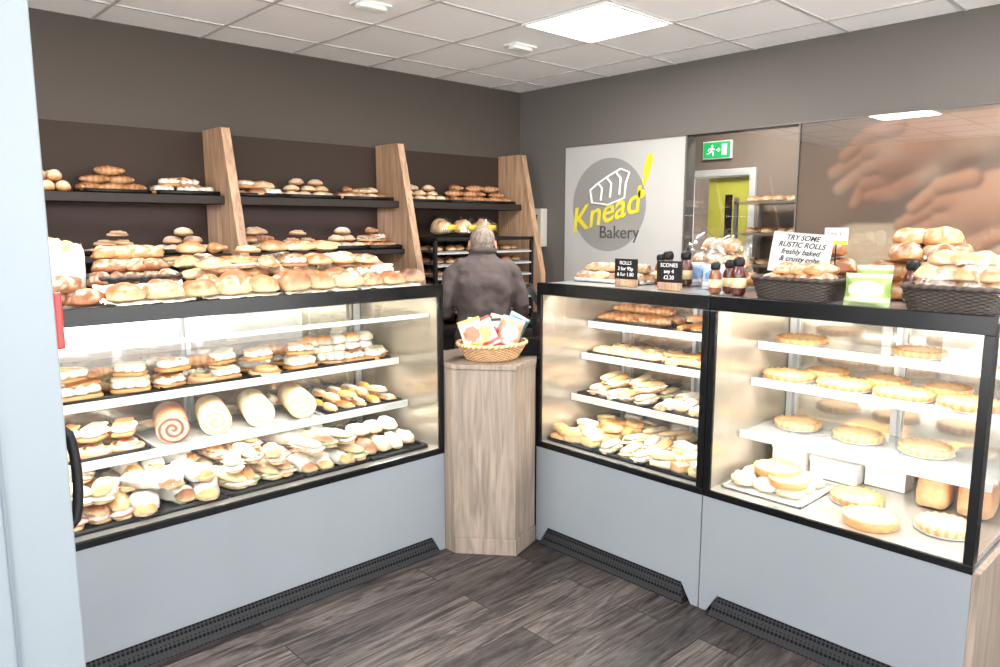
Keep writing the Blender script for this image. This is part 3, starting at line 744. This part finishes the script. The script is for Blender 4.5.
# ---------------------------------------------------------------- right case 1 food
r1=((2.65,2.54,0),-pi/2)
mb=MB()
trayload(mb,.04,.47,.40,.66,1.111,4,2,croissant,2,.045,s=.068,aj=.6)
trayload(mb,.5,.93,.40,.66,1.111,4,2,sausageroll,2,.04,s=.055,ang=1.2,aj=.4)
trayload(mb,.04,.47,.35,.66,.946,4,2,danish,1,s=.068,fill=C(100,50,34))
trayload(mb,.5,.93,.35,.66,.946,3,3,pasty,1,s=.062,hole=True,ang=.8,aj=.5)
trayload(mb,.04,.47,.27,.66,.736,5,2,baguette,2,.05,s=.095,ang=pi/2,aj=.25)
trayload(mb,.5,.93,.27,.66,.736,5,2,wrap2,1,s=.09,ang=-pi/2,aj=.3)
mb.obj('savoury_pastries',FM,None,*r1)
mb=MB()
for k,(a,b) in enumerate(((.03,.33),(.34,.63),(.64,.94))):
    tray(mb,a,b,.05,.6,.531,mi=2)
    for i in range(3):
        for j in range(6):
            xx=a+.055+i*.095+R.uniform(-.012,.012); yy=.1+j*.09+R.uniform(-.012,.012)
            if k==1:
                if j%2==0: sandwich(mb,xx,yy+.04,.537,.095,pi/2+R.uniform(-.3,.3),top=R.choice([PALE,FLOUR,GOLD]))
            else: slab(mb,xx,yy,.537,R.uniform(.04,.055),R.uniform(.03,.042),R.uniform(.03,.05),R.uniform(-.5,.5),R.choice([C(220,184,118),C(212,162,92),C(226,198,140),GOLD,CREAM]),PALE)
            if k!=1 and (i+j+k)%2==0: slab(mb,xx,yy+.01,.575,R.uniform(.042,.06),.034,.03,R.uniform(-1.2,1.2),R.choice([C(220,184,118),GOLD,C(226,200,144),CREAM]),PALE,pitch=R.uniform(-.2,.2))
mb.obj('puff_pastry_slices',FM,None,*r1)
r2=((2.65,1.57,0),-pi/2)
def W2(x,y): return 1.57-y,x-2.65
mb=MB()
pie(mb,.15,.52,1.111,.11); pie(mb,.62,.53,1.111,.10)
mb.obj('pies',FM,None,*r2)
mb=MB()
for x_,y_ in ((3.10,1.437),(3.09,1.194),(3.08,.965),(3.07,.735)): u,v=W2(x_,y_); pie(mb,u,v,.9565,.111,.03)
for x_,y_ in ((3.205,1.32),(3.2,1.075),(3.2,.85)): u,v=W2(x_,y_); pie(mb,u,v+.02,.968,.086,.03)
mb.obj('baked_pies',FM,None,*r2)
mb=MB(); z=.736
for i in range(3): pie(mb,.16+.26*i,.50,z,.1,.03,top=C(212,176,130))
mb.obj('plain_pies',FM,None,*r2)
mb=MB(); z=.531
tray(mb,.04,.38,.08,.44,z,.012,C(200,198,192),0)
for i in range(3):
    for j in range(3): blob(mb,.1+.1*i,.16+.09*j,z+.006,.058,.05,.045,0,1,C(224,216,200),C(215,196,160),14,8,.15)
quiche(mb,.2,.24,z+.062,.095,.032)
quiche(mb,.29,.16,z+.055,.08,.03,C(232,206,120))
quiche(mb,.62,.13,z,.1,.035,C(226,190,100))
pie(mb,.50,.32,z,.1,.032)
pie(mb,.83,.26,z,.1,.032,top=C(212,176,130))
mb.obj('quiches_and_meringues',FM,None,*r2)
mb=MB()
for (a,b,l,w_,h) in ((.14,.54,.075,.07,.13),(.33,.57,.1,.08,.09),(.52,.60,.08,.05,.1)):
    mb.box(a-l,a+l,b-w_,b+w_,.532,.532+h,C(244,240,234),0)
    mb.box(a-l-.003,a+l+.003,b-w_-.003,b+w_+.003,.532+h*.75,.534+h,C(250,248,244),0)
mb.obj('cake_boxes',[M('card_white',(204,198,190),.6)],None,r2[0],r2[1],False,.003)
mb=MB()
for i in range(2): slab(mb,.72+.145*i,.53,.532,.062,.11,.14,.1,C(186,122,78),C(206,166,120),.5)
mb.obj('tin_loaves',FM,None,*r2)

# ---------------------------------------------------------------- right case top
mb=MB(); z=TOP+.001
tray(mb,.03,.44,.24,.50,z,.02,C(200,200,198),0)
for j in range(3):
    for i in range(4): loaf(mb,.08+.1*i,.285+.08*j,z+.006,.066,.036,.034,R.uniform(-.3,.3)+.3,top=R.choice([BROWN,GOLD]),bot=PALE,slash=4)
for i in range(4): loaf(mb,.1+.09*i,.35,z+.05,.064,.036,.034,R.uniform(-.6,.6),top=R.choice([BROWN,GOLD]),bot=PALE,slash=4)
mb.obj('finger_rolls_tray',FM,None,*r1)
def chalk(u,v,txts,origin):
    e=empty('chalkboard_price_sign',origin[0],origin[1])
    boxes('board',black_mat,[(u-.065,u+.065,v,v+.008,TOP+.035,TOP+.13)],e,.002)
    boxes('block',oak,[(u-.05,u+.05,v-.015,v+.03,TOP+.001,TOP+.035)],e,.002)
    for i,t in enumerate(txts):
        text(t,.024,white,e,frame((1,0,0),(0,0,1),(0,-1,0),(u,v-.002,TOP+.103-.027*i)),.0004,'chalk_text')
chalk(.42,.16,['ROLLS','3 for 95p','6 for 1.80'],r1)
chalk(.68,.13,['SCONES','any 4','£2.20'],r1)
def jar(x_,y_,s,c):
    e=empty('sauce_jar',(x_,y_,TOP+.001))
    mb=MB(); tube(mb,[(0,0,.015*s),(0,0,.085*s),(0,0,.1*s),(0,0,.115*s)],[.03*s,.031*s,.027*s,.02*s],18,col=c); mb.obj('jar',[glazed],e)
    mb=MB(); tube(mb,[(0,0,.128*s),(0,0,.142*s)],[.024*s,.024*s],18,col=BLK); mb.obj('lid',[black_mat],e)
    mb=MB(); tube(mb,[(0,0,.032*s),(0,0,.072*s)],[.0315*s,.0315*s],18,col=C(200,180,136),cap=False); mb.obj('label',[paintcol],e)
jar(2.98,2.0,1.05,C(96,40,24)); jar(3.01,2.06,.95,C(120,60,30)); jar(3.03,1.935,1.05,C(80,34,22)); jar(2.91,1.955,.8,C(110,60,30))
jar(2.76,1.62,.85,C(120,70,40)); jar(2.84,1.60,.9,C(84,40,26))
for (bx,by,zz) in ((3.07,1.73,0.),(3.20,1.90,0.)):
    bg=empty('bagged_loaves',(bx,by,TOP+.003))
    mb=MB()
    for i,(a,b,c) in enumerate(((-.06,.05,0),(.03,-.06,0),(0.06,.04,0),(0.0,.04,.08),(-.03,-.04,.08),(0,0,.15))): loaf(mb,a,b,.008+c,.07,.048,.046,.5+i*1.3,top=R.choice([BROWN,C(170,116,68)]),bot=GOLD,slash=4)
    mb.obj('loaves',FM,bg)
    mb=MB(); blob(mb,0,0,0,.12,.115,.16,0,.8,CREAM,CREAM,34,20,.35,.35); mb.obj('bag',[plasticM],bg)
    mb=MB(); packet(mb,-.135,.0,.0,.10,.11,-1.2,(C(150,170,190),C(210,214,218),C(80,120,165)),.1,.016); mb.obj('label',[paintcol],bg)
be=empty('wicker_bread_basket',*r2); basket('b',None,.29,.16,TOP+.001,.165,.11,.08,5,C(50,39,31)).obj('wicker',[wickerM],be)
mb=MB()
for i in range(4): loaf(mb,.2+.06*i,.16,TOP+.05,.085,.04,.04,1.5,top=C(140,92,58),bot=GOLD,slash=4)
for i in range(3): loaf(mb,.24+.06*i,.18,TOP+.09,.075,.04,.036,1.2,top=C(150,100,60),bot=GOLD,slash=4)
mb.obj('loaves',FM,be)
be=empty('wicker_bread_basket',*r2); basket('b',None,.83,.155,TOP+.001,.15,.125,.08,5,C(50,39,31)).obj('wicker',[wickerM],be)
mb=MB()
for i in range(5):
    for j in range(3): bun(mb,.74+.05*i,.09+.06*j,TOP+.055+.02*(j==1),.04,0,R.choice([BROWN,GOLD,C(200,156,104)]),PALE)
for i in range(4):
    for j in range(2): blob(mb,.755+.055*i,.12+.08*j,TOP+.10,.052,.048,.038,R.random(),1,R.choice([C(204,160,106),GOLD,C(176,104,62)]),PALE,18,9,.15)
for i in range(3): blob(mb,.78+.055*i,.17,TOP+.15,.052,.047,.036,R.random(),1,C(204,160,106),PALE,18,9,.15)
mb.obj('bread_rolls',FM,be)
mb=MB(); blob(mb,.84,.165,TOP+.04,.135,.11,.125,0,.8,CREAM,CREAM,34,20,.3,.2); mb.obj('clear_bag',[plasticM],be)
mb=MB(); z=TOP+.001
for l,(n_,zz) in enumerate(((4,0),(3,.075),(2,.145))):
    for i in range(n_):
        for j in range(2):
            loaf(mb,.47+.115*i+.055*l,.42+.13*j,z+zz,R.uniform(.072,.092),R.uniform(.052,.066),.054,R.uniform(-.8,.8),top=R.choice([BROWN,C(176,120,72),C(130,80,46),GOLD]),bot=GOLD,slash=R.choice([3,4,0]),pitch=R.uniform(-.1,.1))
for i in range(2): loaf(mb,.58+.1*i,.47,z+.205,.07,.055,.05,R.uniform(-.8,.8),top=R.choice([C(176,120,72),GOLD]),bot=GOLD,slash=3)
for i in range(3):
    for j in range(2): loaf(mb,.08+.11*i,.42+.12*j,z,.075,.058,.055,R.uniform(-.5,.5),top=R.choice([BROWN,DARK]),bot=BROWN,slash=3)
for i in range(3): loaf(mb,.10+.1*i,.48,z+.08,.075,.055,.05,R.uniform(-.5,.5),top=R.choice([BROWN,C(130,80,46)]),bot=BROWN,slash=3)
for i in range(2): loaf(mb,.13+.12*i,.48,z+.15,.075,.055,.05,R.uniform(-.5,.5),top=R.choice([BROWN,C(176,120,72)]),bot=BROWN,slash=3)
mb.obj('crusty_loaves',FM,None,*r2)
for (uu,vv,ww,hh,aa) in ((.575,.06,.155,.115,.05),(.56,.16,.12,.14,.2)):
    mb=MB(); packet(mb,uu,vv,TOP+.001,ww,hh,aa,(C(130,158,84),C(190,200,164),C(206,206,190)),.12,.036); mb.obj('bag_of_buns',[paintcol],None,*r2)
e=empty('handwritten_sign',*r2)
mb=MB(); mb.box(-.125,.125,0,.004,0,.165,CREAM,0); o=mb.obj('card',[M('card_offwhite',(180,179,177),.6)],e,smooth=False); 
mt=Matrix.Translation((.21,.29,TOP+.09))@Matrix.Rotation(.07,4,'Y')@Matrix.Rotation(-.15,4,'X'); o.matrix_local=mt
ink=M('ink',(20,20,26),.6)
for i,t in enumerate(['TRY SOME','RUSTIC ROLLS','freshly baked','& crusty cobs','£1.20 each']):
    text(t,.030,ink,e,mt@frame((1,0,0),(0,0,1),(0,-1,0),(0,-.001,.135-.029*i)),.0004,'handwriting',.3,bold=.0006)
boxes('stand',black_mat,[(.2,.22,.299,.306,TOP+.001,TOP+.12),(.17,.25,.285,.32,TOP+.001,TOP+.006)],e)
e=empty('folded_price_card',*r2)
mb=MB(); mb.box(.30,.39,.33,.334,TOP+.21,TOP+.275,C(206,206,198)); mb.box(.30,.39,.329,.33,TOP+.21,TOP+.225,C(206,192,50))
mb.obj('card',[paintcol],e,smooth=False)
text('2 for £1',.022,ink,e,frame((1,0,0),(0,0,1),(0,-1,0),(.345,.329,TOP+.245)),.0004,'price')
boxes('stick',black_mat,[(.343,.347,.334,.338,TOP+.001,TOP+.26),(.31,.37,.32,.35,TOP+.001,TOP+.006)],e)
jar(2.77,1.52,1.,C(70,20,14)); jar(2.99,.94,1.,C(80,25,18))

be=empty('crisp_basket',(2.49,2.70,.962))
basket('b',None,0,0,0,.185,.155,.08,2.2,C(196,156,112),.72).obj('wicker',[wickerM],be)
mb=MB()
cols=[(C(205,200,185),C(180,160,80),C(190,90,60)),(C(80,150,158),C(195,195,195),C(205,205,205)),(C(190,190,182),C(60,90,60),C(205,200,190)),(C(185,162,120),C(200,195,180),C(130,60,44)),(C(90,150,165),C(195,195,195),C(60,100,110)),(C(205,205,200),C(180,60,44),C(210,170,74)),(C(206,136,104),C(205,200,195),C(210,210,200)),(C(200,200,196),C(40,40,40),C(170,44,36))]
for i,(a,b,r_) in enumerate(((-.11,-.01,.3),(-.065,.05,-.12),(.0,.05,.15),(.06,.05,-.25),(.11,.0,-.5),(-.06,-.06,.45),(.03,-.06,-.3),(0,0,.05))):
    packet(mb,a,b,.035,.115,.16,-.75+.3*math.sin(i*2),cols[i],.1,.022,roll=r_)
mb.obj('crisp_packets',[paintcol],be)

# ---------------------------------------------------------------- right wall glazing: logo, clear pane, printed pane
mur=empty('glazed_partition_graphic',(XR,0,0))
boxes('logo_panel',M('light_grey_print',(172,170,166),.15,0,.02,2,coat=1.),[(-.014,-.002,2.985,4.119,.95,2.256)],mur)
CAPS=[]
def cap(y0,z0,y1,z1,r0,r1,col,lift=0.): CAPS.append((y0,z0,y1,z1,r0,r1,col,lift))
flesh=C(172,122,96); f2=C(150,104,82); dough=C(176,156,132)
cap(.5,1.36,1.75,1.34,.26,.30,dough); cap(1.3,1.28,2.0,1.40,.22,.16,dough)
def hand(dy,dz,col,l,s=1.):
    P=lambda a,b:(a*s+dy,b*s+dz)
    def cc(a,b,c,d,r0,r1,li): p=P(a,b);q=P(c,d); cap(p[0],p[1],q[0],q[1],r0*s,r1*s,col,l+li)
    cc(-1.3,.30,-.30,.06,.17,.13,0); cc(-.30,.06,.05,.0,.13,.18,.03); cc(.0,.02,.16,-.02,.17,.17,.04)
    for k in range(4):
        o_=.135-.095*k; e_=[.46,.52,.48,.38][k]
        cc(.18,o_,.32,o_-.03,.055,.050,.14-.025*k); cc(.32,o_-.03,e_,o_-.15,.049,.036,.12-.025*k)
    cc(-.02,-.12,.16,-.24,.06,.05,.10); cc(.16,-.24,.30,-.26,.05,.036,.09)
hand(1.42,2.05,f2,0.,1.0); hand(1.02,1.74,flesh,.08,1.0)
def hgt(y,z):
    c=[0,0,0]; vals=[]
    for (y0,z0,y1,z1,r0,r1,col,lift) in CAPS:
        vy,vz=y1-y0,z1-z0
        t=clamp(((y-y0)*vy+(z-z0)*vz)/(vy*vy+vz*vz)); r=r0+(r1-r0)*t
        dy,dz=y-(y0+vy*t),z-(z0+vz*t); d2_=r*r-dy*dy-dz*dz
        if d2_>0: vals.append((.8*math.sqrt(d2_)+lift,col))
    if not vals: return 0.,None
    m_=max(v[0] for v in vals)
    s=0.
    for v,col in vals:
        w_=math.exp((v-m_)/.008); s+=w_
        for q in range(3): c[q]+=w_*col[q]
    return m_+.008*math.log(s),tuple(q/s for q in c)
mb=MB(); ny,nz=340,210; vs=[];cs=[];fs=[]
YA=GY0; Hs=[[hgt(YA-(YA-.2)*i/ny,.95+1.306*j/nz) for i in range(ny+1)] for j in range(nz+1)]
for j in range(nz+1):
    for i in range(ny+1):
        y_=YA-(YA-.2)*i/ny; z_=.95+1.306*j/nz
        n1=noise.noise(Vector((y_*2.2,z_*3,1)))*.5+.5; n2=noise.noise(Vector((y_*5,z_*5,4)))*.5+.5
        bgc=mixc(C(78,63,55),C(116,95,82),clamp(n1*.9+(2.0-y_)*.2))
        h,col=Hs[j][i]
        if col:
            hx=Hs[j][min(i+1,ny)][0]-Hs[j][max(i-1,0)][0]; hz=Hs[min(j+1,nz)][i][0]-Hs[max(j-1,0)][i][0]
            gx=clamp(hx/(2*(YA-.2)/ny),-2.2,2.2); gz=clamp(hz/(2*1.306/nz),-2.2,2.2)
            N_=Vector((-gx,-gz,1.0)).normalized(); li=clamp(N_.dot(Vector((-.35,.6,.72)).normalized()))
            c=tuple(v*(.34+.74*li) for v in col)
            c=mixc(c,C(206,190,172),.22*clamp((n2-.4)*3))
            c=mixc(c,bgc,.34)
        else: c=bgc
        vs.append((-.014,y_,z_)); cs.append(c)
for _ in range(5):
    c2=list(cs)
    for j in range(1,nz):
        for i in range(1,ny):
            a=j*(ny+1)+i
            c2[a]=tuple((cs[a][q]*2+cs[a-1][q]+cs[a+1][q]+cs[a-ny-1][q]+cs[a+ny+1][q])/6 for q in range(3))
    cs=c2
for j in range(nz):
    for i in range(ny):
        a=j*(ny+1)+i; fs.append((a,a+1,a+ny+2,a+ny+1))
mb.add(vs,fs,cs)
mb.obj('photo_print',[Mcol('mural_print',.3,0,1,0.,.03)],mur)
boxes('glass_over_print',Mglass('print_glass',(.97,.98,.97),1.5,.07),[(-.026,-.020,.2,YA-.006,.95,2.256)],mur)
boxes('backing',black_mat,[(-.0135,-.002,.2,YA,.95,2.256)],mur)
boxes('joint_strip',M('joint',(90,86,82),.4),[(-.018,-.002,2.976,2.987,.95,2.256),(-.028,-.002,YA-.005,YA+.004,.95,2.256),(-.028,-.002,.2,4.119,2.256,2.264)],mur)
boxes('clear_pane',Mglass('partition_glass',(.92,.93,.92),1.5,.10),[(-.012,-.004,YA,2.976,.95,2.256)],mur)
mb=MB(); n=64; vs=[(-.0145,3.672,1.787)]+[(-.0145,3.672+.36*math.cos(2*pi*i/n),1.787+.36*math.sin(2*pi*i/n)) for i in range(n)]
mb.add(vs,[(0,1+(i+1)%n,1+i) for i in range(n)],[(.5,.5,.5)]*(n+1)); mb.obj('logo_disc',[M('mid_grey_print',(134,132,129),.15,0,.02,2,coat=1.)],mur,smooth=False)
Wf=lambda y,z,d=-.017:frame((0,-1,0),(0,0,1),(-1,0,0),(d,y,z))
yelM=M('yellow_print',(206,190,40),.4,0,.02); dgM=M('dark_print',(70,68,66),.4,0,.02)
text('Knead',.27,yelM,mur,Wf(3.70,1.65)@Matrix.Rotation(math.radians(14),4,'Z'),.001,'logo_word',.35,bold=.003)
text('Bakery',.14,dgM,mur,Wf(3.56,1.53),.001,'logo_subtitle',.0)
text('!',.46,yelM,mur,Wf(3.36,1.84)@Matrix.Rotation(math.radians(-6),4,'Z'),.001,'logo_mark',.15,bold=.005)
mb=MB()
def lp(pts): tube(mb,[(-.017,3.672-a,1.787+b) for a,b in pts],.008,6)
lp([(-.16,.02),(-.18,.12),(-.1,.17),(0,.22),(.12,.27),(.2,.24),(.17,.16),(.16,.05),(.0,-.0),(-.16,.02)])
for k in range(3): lp([(-.1+.09*k,.17+.035*k),(-.06+.09*k,.13+.035*k),(-.07+.09*k,.04+.02*k)])
mb.obj('logo_loaf_outline',[white],mur)
ex=empty('exit_sign',(XB-.002,3.54,2.29))
boxes('box',white,[(-.03,0,-.14,.14,-.078,.078)],ex,.004)
boxes('green_face',M('exit_green',(20,160,84),.4,0,.02,emit=.6),[(-.034,-.03,-.13,.13,-.068,.068)],ex)
mb=MB()
f=lambda a,b:(-.036,-a,b)
tube(mb,[f(-.045,.035),f(-.04,.036)],.01,8); tube(mb,[f(-.045,.02),f(-.05,-.008)],.008,8)
tube(mb,[f(-.05,-.008),f(-.03,-.02),f(-.032,-.045)],.006,6); tube(mb,[f(-.05,-.008),f(-.07,-.025),f(-.09,-.03)],.006,6)
tube(mb,[f(-.045,.015),f(-.02,.005)],.005,6); tube(mb,[f(-.045,.015),f(-.075,.01),f(-.08,-.005)],.005,6)
mb.box(-.037,-.035,-.1,-.05,-.048,.048,(1,1,1)); tube(mb,[f(0,0),f(.03,0)],.006,6); tube(mb,[f(.018,.014),f(.034,0),f(.018,-.014)],.005,6)
mb.obj('pictogram',[M('exit_white',(240,250,242),.4,emit=.6)],ex)
sb=empty('wall_control_box',(XR-.001,4.40,1.62))
boxes('box',M('beige_plastic',(185,178,166),.4),[(-.08,0,-.07,.07,-.17,.15)],sb,.006)
boxes('buttons',black_mat,[(-.085,-.08,-.03,.03,.05,.1),(-.085,-.08,-.03,.03,-.08,-.05)],sb,.002)

# ---------------------------------------------------------------- entrance door leaf (left)
d=empty('door_1',(.34,1.6,0))
doorM=M('door_paint',(116,123,128),.4,.05,.02,2,spec=.3)
boxes('leaf',doorM,[(-.85,0,0,.05,.01,2.2)],d,.003)
boxes('stile_bead',M('door_trim',(90,98,105),.4),[(-.115,-.108,-.004,0,.05,2.15),(-.85,-.84,-.004,0,.05,2.15)],d)
mb=MB(); pts=[(-.01,.03,1.01)]+[(-.002+.022*math.sin(pi*k/10)**.4,.03,1.01+.022*k) for k in range(1,10)]+[(-.01,.03,1.23)]
tube(mb,pts,.010,12); mb.obj('pull_handle',[black_mat],d)
boxes('red_tag',M('red_plastic',(180,26,22),.4),[(.0,.014,.005,.045,1.385,1.495)],d,.003)

# ---------------------------------------------------------------- man
man=empty('man',(3.135,3.48,0),math.radians(-38))
def remesh(o,vox,sm=4):
    r=o.modifiers.new('r','REMESH'); r.mode='VOXEL'; r.voxel_size=vox; r.use_smooth_shade=True
    s=o.modifiers.new('s','SMOOTH'); s.factor=.6; s.iterations=sm
def loft(mb,rings,n=28):
    vs=[];fs=[]
    for (z,cx,cy,rx,ry) in rings:
        for i in range(n):
            a=2*pi*i/n; vs.append((cx+rx*sc(math.cos(a),.85),cy+ry*sc(math.sin(a),.85),z))
    for j in range(len(rings)-1):
        for i in range(n):
            i2=(i+1)%n; fs.append((j*n+i,j*n+i2,(j+1)*n+i2,(j+1)*n+i))
    fs.append(tuple(range(n-1,-1,-1))); fs.append(tuple((len(rings)-1)*n+i for i in range(n)))
    mb.add(vs,fs,[(.5,.5,.5)]*len(vs))
mb=MB()
loft(mb,[(.80,0,0,.19,.14),(.84,0,0,.187,.138),(.95,0,-.005,.175,.13),(1.06,0,-.01,.17,.13),(1.18,0,-.015,.178,.135),(1.28,0,-.01,.188,.13),(1.35,0,.0,.18,.115),(1.395,0,.015,.145,.1),(1.425,0,.03,.108,.08),(1.45,0,.045,.08,.07),(1.475,0,.055,.07,.064)])
for s_ in (-1,1):
    tube(mb,[(s_*.13,.0,1.37),(s_*.185,.0,1.33),(s_*.222,-.01,1.24),(s_*.243,-.02,1.13),(s_*.246,.0,1.085),(s_*.235,.08,1.06),(s_*.215,.24,1.035)],[.054,.06,.055,.05,.05,.047,.042],14,cap=True)
jacket=M('dark_fleece',(80,71,69),.9,0,.15,9,.5,30,spec=.2)
o=mb.obj('jacket',[jacket],man); remesh(o,.010,3)
tx=bpy.data.textures.new('folds','CLOUDS'); tx.noise_scale=.10; tx.noise_depth=1
dm=o.modifiers.new('folds','DISPLACE'); dm.texture=tx; dm.strength=.035; dm.mid_level=.5
mb=MB(); pts=[(.078*math.cos(a*2*pi/24),.05+.07*math.sin(a*2*pi/24),1.462-.012*math.sin(a*2*pi/24)) for a in range(25)]
tube(mb,pts,.014,8,cap=False,sq=1.4); mb.obj('collar',[jacket],man)
mb=MB(); loft(mb,[(.955,0,0,.165,.12),(.86,0,0,.17,.125),(.8,0,0,.172,.122),(.77,0,0,.17,.11)][::-1])
for s_ in (-1,1): tube(mb,[(s_*.09,0,.82),(s_*.095,.01,.66),(s_*.1,.02,.47),(s_*.1,.0,.28),(s_*.1,-.01,.10)],[.092,.085,.066,.06,.055],16)
o=mb.obj('trousers',[M('dark_trousers',(48,46,50),.85,0,.1,10,.3,60)],man); remesh(o,.014,3)
mb=MB()
for s_ in (-1,1): blob(mb,s_*.1,.04,0,.048,.135,.06,0,.7,BLK,BLK,20,10,0,.35)
mb.obj('shoes',[black_mat],man)
skin=M('skin',(182,128,106),.5,0,.06,14,.1,80)
mb=MB(); HC=Vector((0,.095,1.512))
def ellip(c,r,nu=24,nv=16,pt=0.):
    vs=[];fs=[]
    for j in range(nv+1):
        ph=-pi/2+pi*j/nv
        for i in range(nu):
            th=2*pi*i/nu; v=Vector((math.cos(ph)*math.cos(th)*r[0],math.cos(ph)*math.sin(th)*r[1],math.sin(ph)*r[2]))
            v.rotate(Matrix.Rotation(pt,3,'X')); vs.append(tuple(v+c))
    for j in range(nv):
        for i in range(nu):
            i2=(i+1)%nu; fs.append((j*nu+i,j*nu+i2,(j+1)*nu+i2,(j+1)*nu+i))
    mb.add(vs,fs,[(.5,.5,.5)]*len(vs))
ellip(HC+Vector((0,-.004,.022)),(.074,.09,.082))
ellip(HC+Vector((0,.03,-.04)),(.056,.06,.065))
ellip(HC+Vector((0,.082,-.012)),(.012,.018,.022)); ellip(HC+Vector((0,.095,-.022)),(.014,.013,.01))
ellip(HC+Vector((0,.072,-.052)),(.026,.014,.006)); ellip(HC+Vector((0,.070,-.062)),(.022,.014,.006)); ellip(HC+Vector((0,.06,-.09)),(.026,.022,.018))
ellip(HC+Vector((0,.07,.022)),(.055,.016,.008))
for s_ in (-1,1): ellip(HC+Vector((s_*.083,-.004,-.010)),(.011,.02,.033),14,10,-.2)
tube(mb,[(0,.05,1.42),(0,.062,1.46),(0,.075,1.49)],[.056,.052,.055],16)
o=mb.obj('head',[skin],man); remesh(o,.005,3)
mb=MB()
for s_ in (-1,1): ellip(HC+Vector((s_*.03,.074,.006)),(.012,.012,.009),12,8)
mb.obj('eyes',[M('eye_white',(225,220,215),.2)],man)
mb=MB()
for s_ in (-1,1): ellip(HC+Vector((s_*.03,.084,.006)),(.005,.004,.005),10,8)
mb.obj('irises',[M('iris',(60,50,40),.2)],man)
mb=MB(); ellip(HC+Vector((0,-.018,.026)),(.0795,.088,.0875),32,24); ellip(HC+Vector((0,-.045,-.018)),(.068,.048,.04),24,14)
o=mb.obj('hair',[M('grey_hair',(132,120,110),.8,0,.4,70,.9,150,stretch=(1,1,.25),spec=.15)],man); remesh(o,.006,2)
tx=bpy.data.textures.new('tufts','CLOUDS'); tx.noise_scale=.02
dm=o.modifiers.new('tufts','DISPLACE'); dm.texture=tx; dm.strength=.008; dm.mid_level=.5
mb=MB(); 
for s_ in (-1,1):
    blob(mb,s_*.208,.295,1.0,.014,.045,.03,0,.8,BLK,BLK,16,8,0,.8)
    tube(mb,[(s_*.213,.22,1.03),(s_*.21,.27,1.022)],[.028,.024],12)
    for i,ln in enumerate((.052,.06,.056,.044)):
        yy=.268+.0195*i
        tube(mb,[(s_*.208,yy,1.008),(s_*.194,yy+.002,.999),(s_*(.194-ln*.45),yy+.003,.996),(s_*(.194-ln*.8),yy+.003,1.0)],[.0095,.009,.008,.007],8)
    tube(mb,[(s_*.213,.262,1.03),(s_*.208,.272,1.046),(s_*.194,.29,1.054),(s_*.178,.302,1.052)],[.012,.011,.0095,.008],8)
o=mb.obj('hands',[skin],man); remesh(o,.004,2)
mb=MB(); tray(mb,-.19,.19,.24,.5,1.008,.034,BLK,2)
fill(mb,-.17,.17,.26,.48,1.014,4,3,bun,s=.036)
mb.obj('held_baking_tray',FM,man)

# ---------------------------------------------------------------- world, camera
w=bpy.data.worlds.new('World'); scene.world=w; w.use_nodes=True; nt=w.node_tree; nt.nodes.clear()
o_=nt.nodes.new('ShaderNodeOutputWorld'); bgn=nt.nodes.new('ShaderNodeBackground'); tcw=nt.nodes.new('ShaderNodeTexCoord'); sep=nt.nodes.new('ShaderNodeSeparateXYZ'); rp=nt.nodes.new('ShaderNodeValToRGB')
nt.links.new(tcw.outputs['Generated'],sep.inputs[0]); nt.links.new(sep.outputs[2],rp.inputs[0]); nt.links.new(rp.outputs[0],bgn.inputs[0]); nt.links.new(bgn.outputs[0],o_.inputs[0])
rp.color_ramp.elements[0].position=0; rp.color_ramp.elements[0].color=(1,.985,.97,1); rp.color_ramp.elements[1].position=.25; rp.color_ramp.elements[1].color=(.91,.945,1,1)
bgn.inputs[1].default_value=7.5
cam=bpy.data.cameras.new('camera'); co=bpy.data.objects.new('camera',cam); scene.collection.objects.link(co)
cam.sensor_width=36; cam.lens=736*36/1000; cam.clip_start=.02
co.location=(0,0,1.62); co.rotation_euler=(math.radians(90-8.27),0,math.radians(-43.3))
scene.camera=co
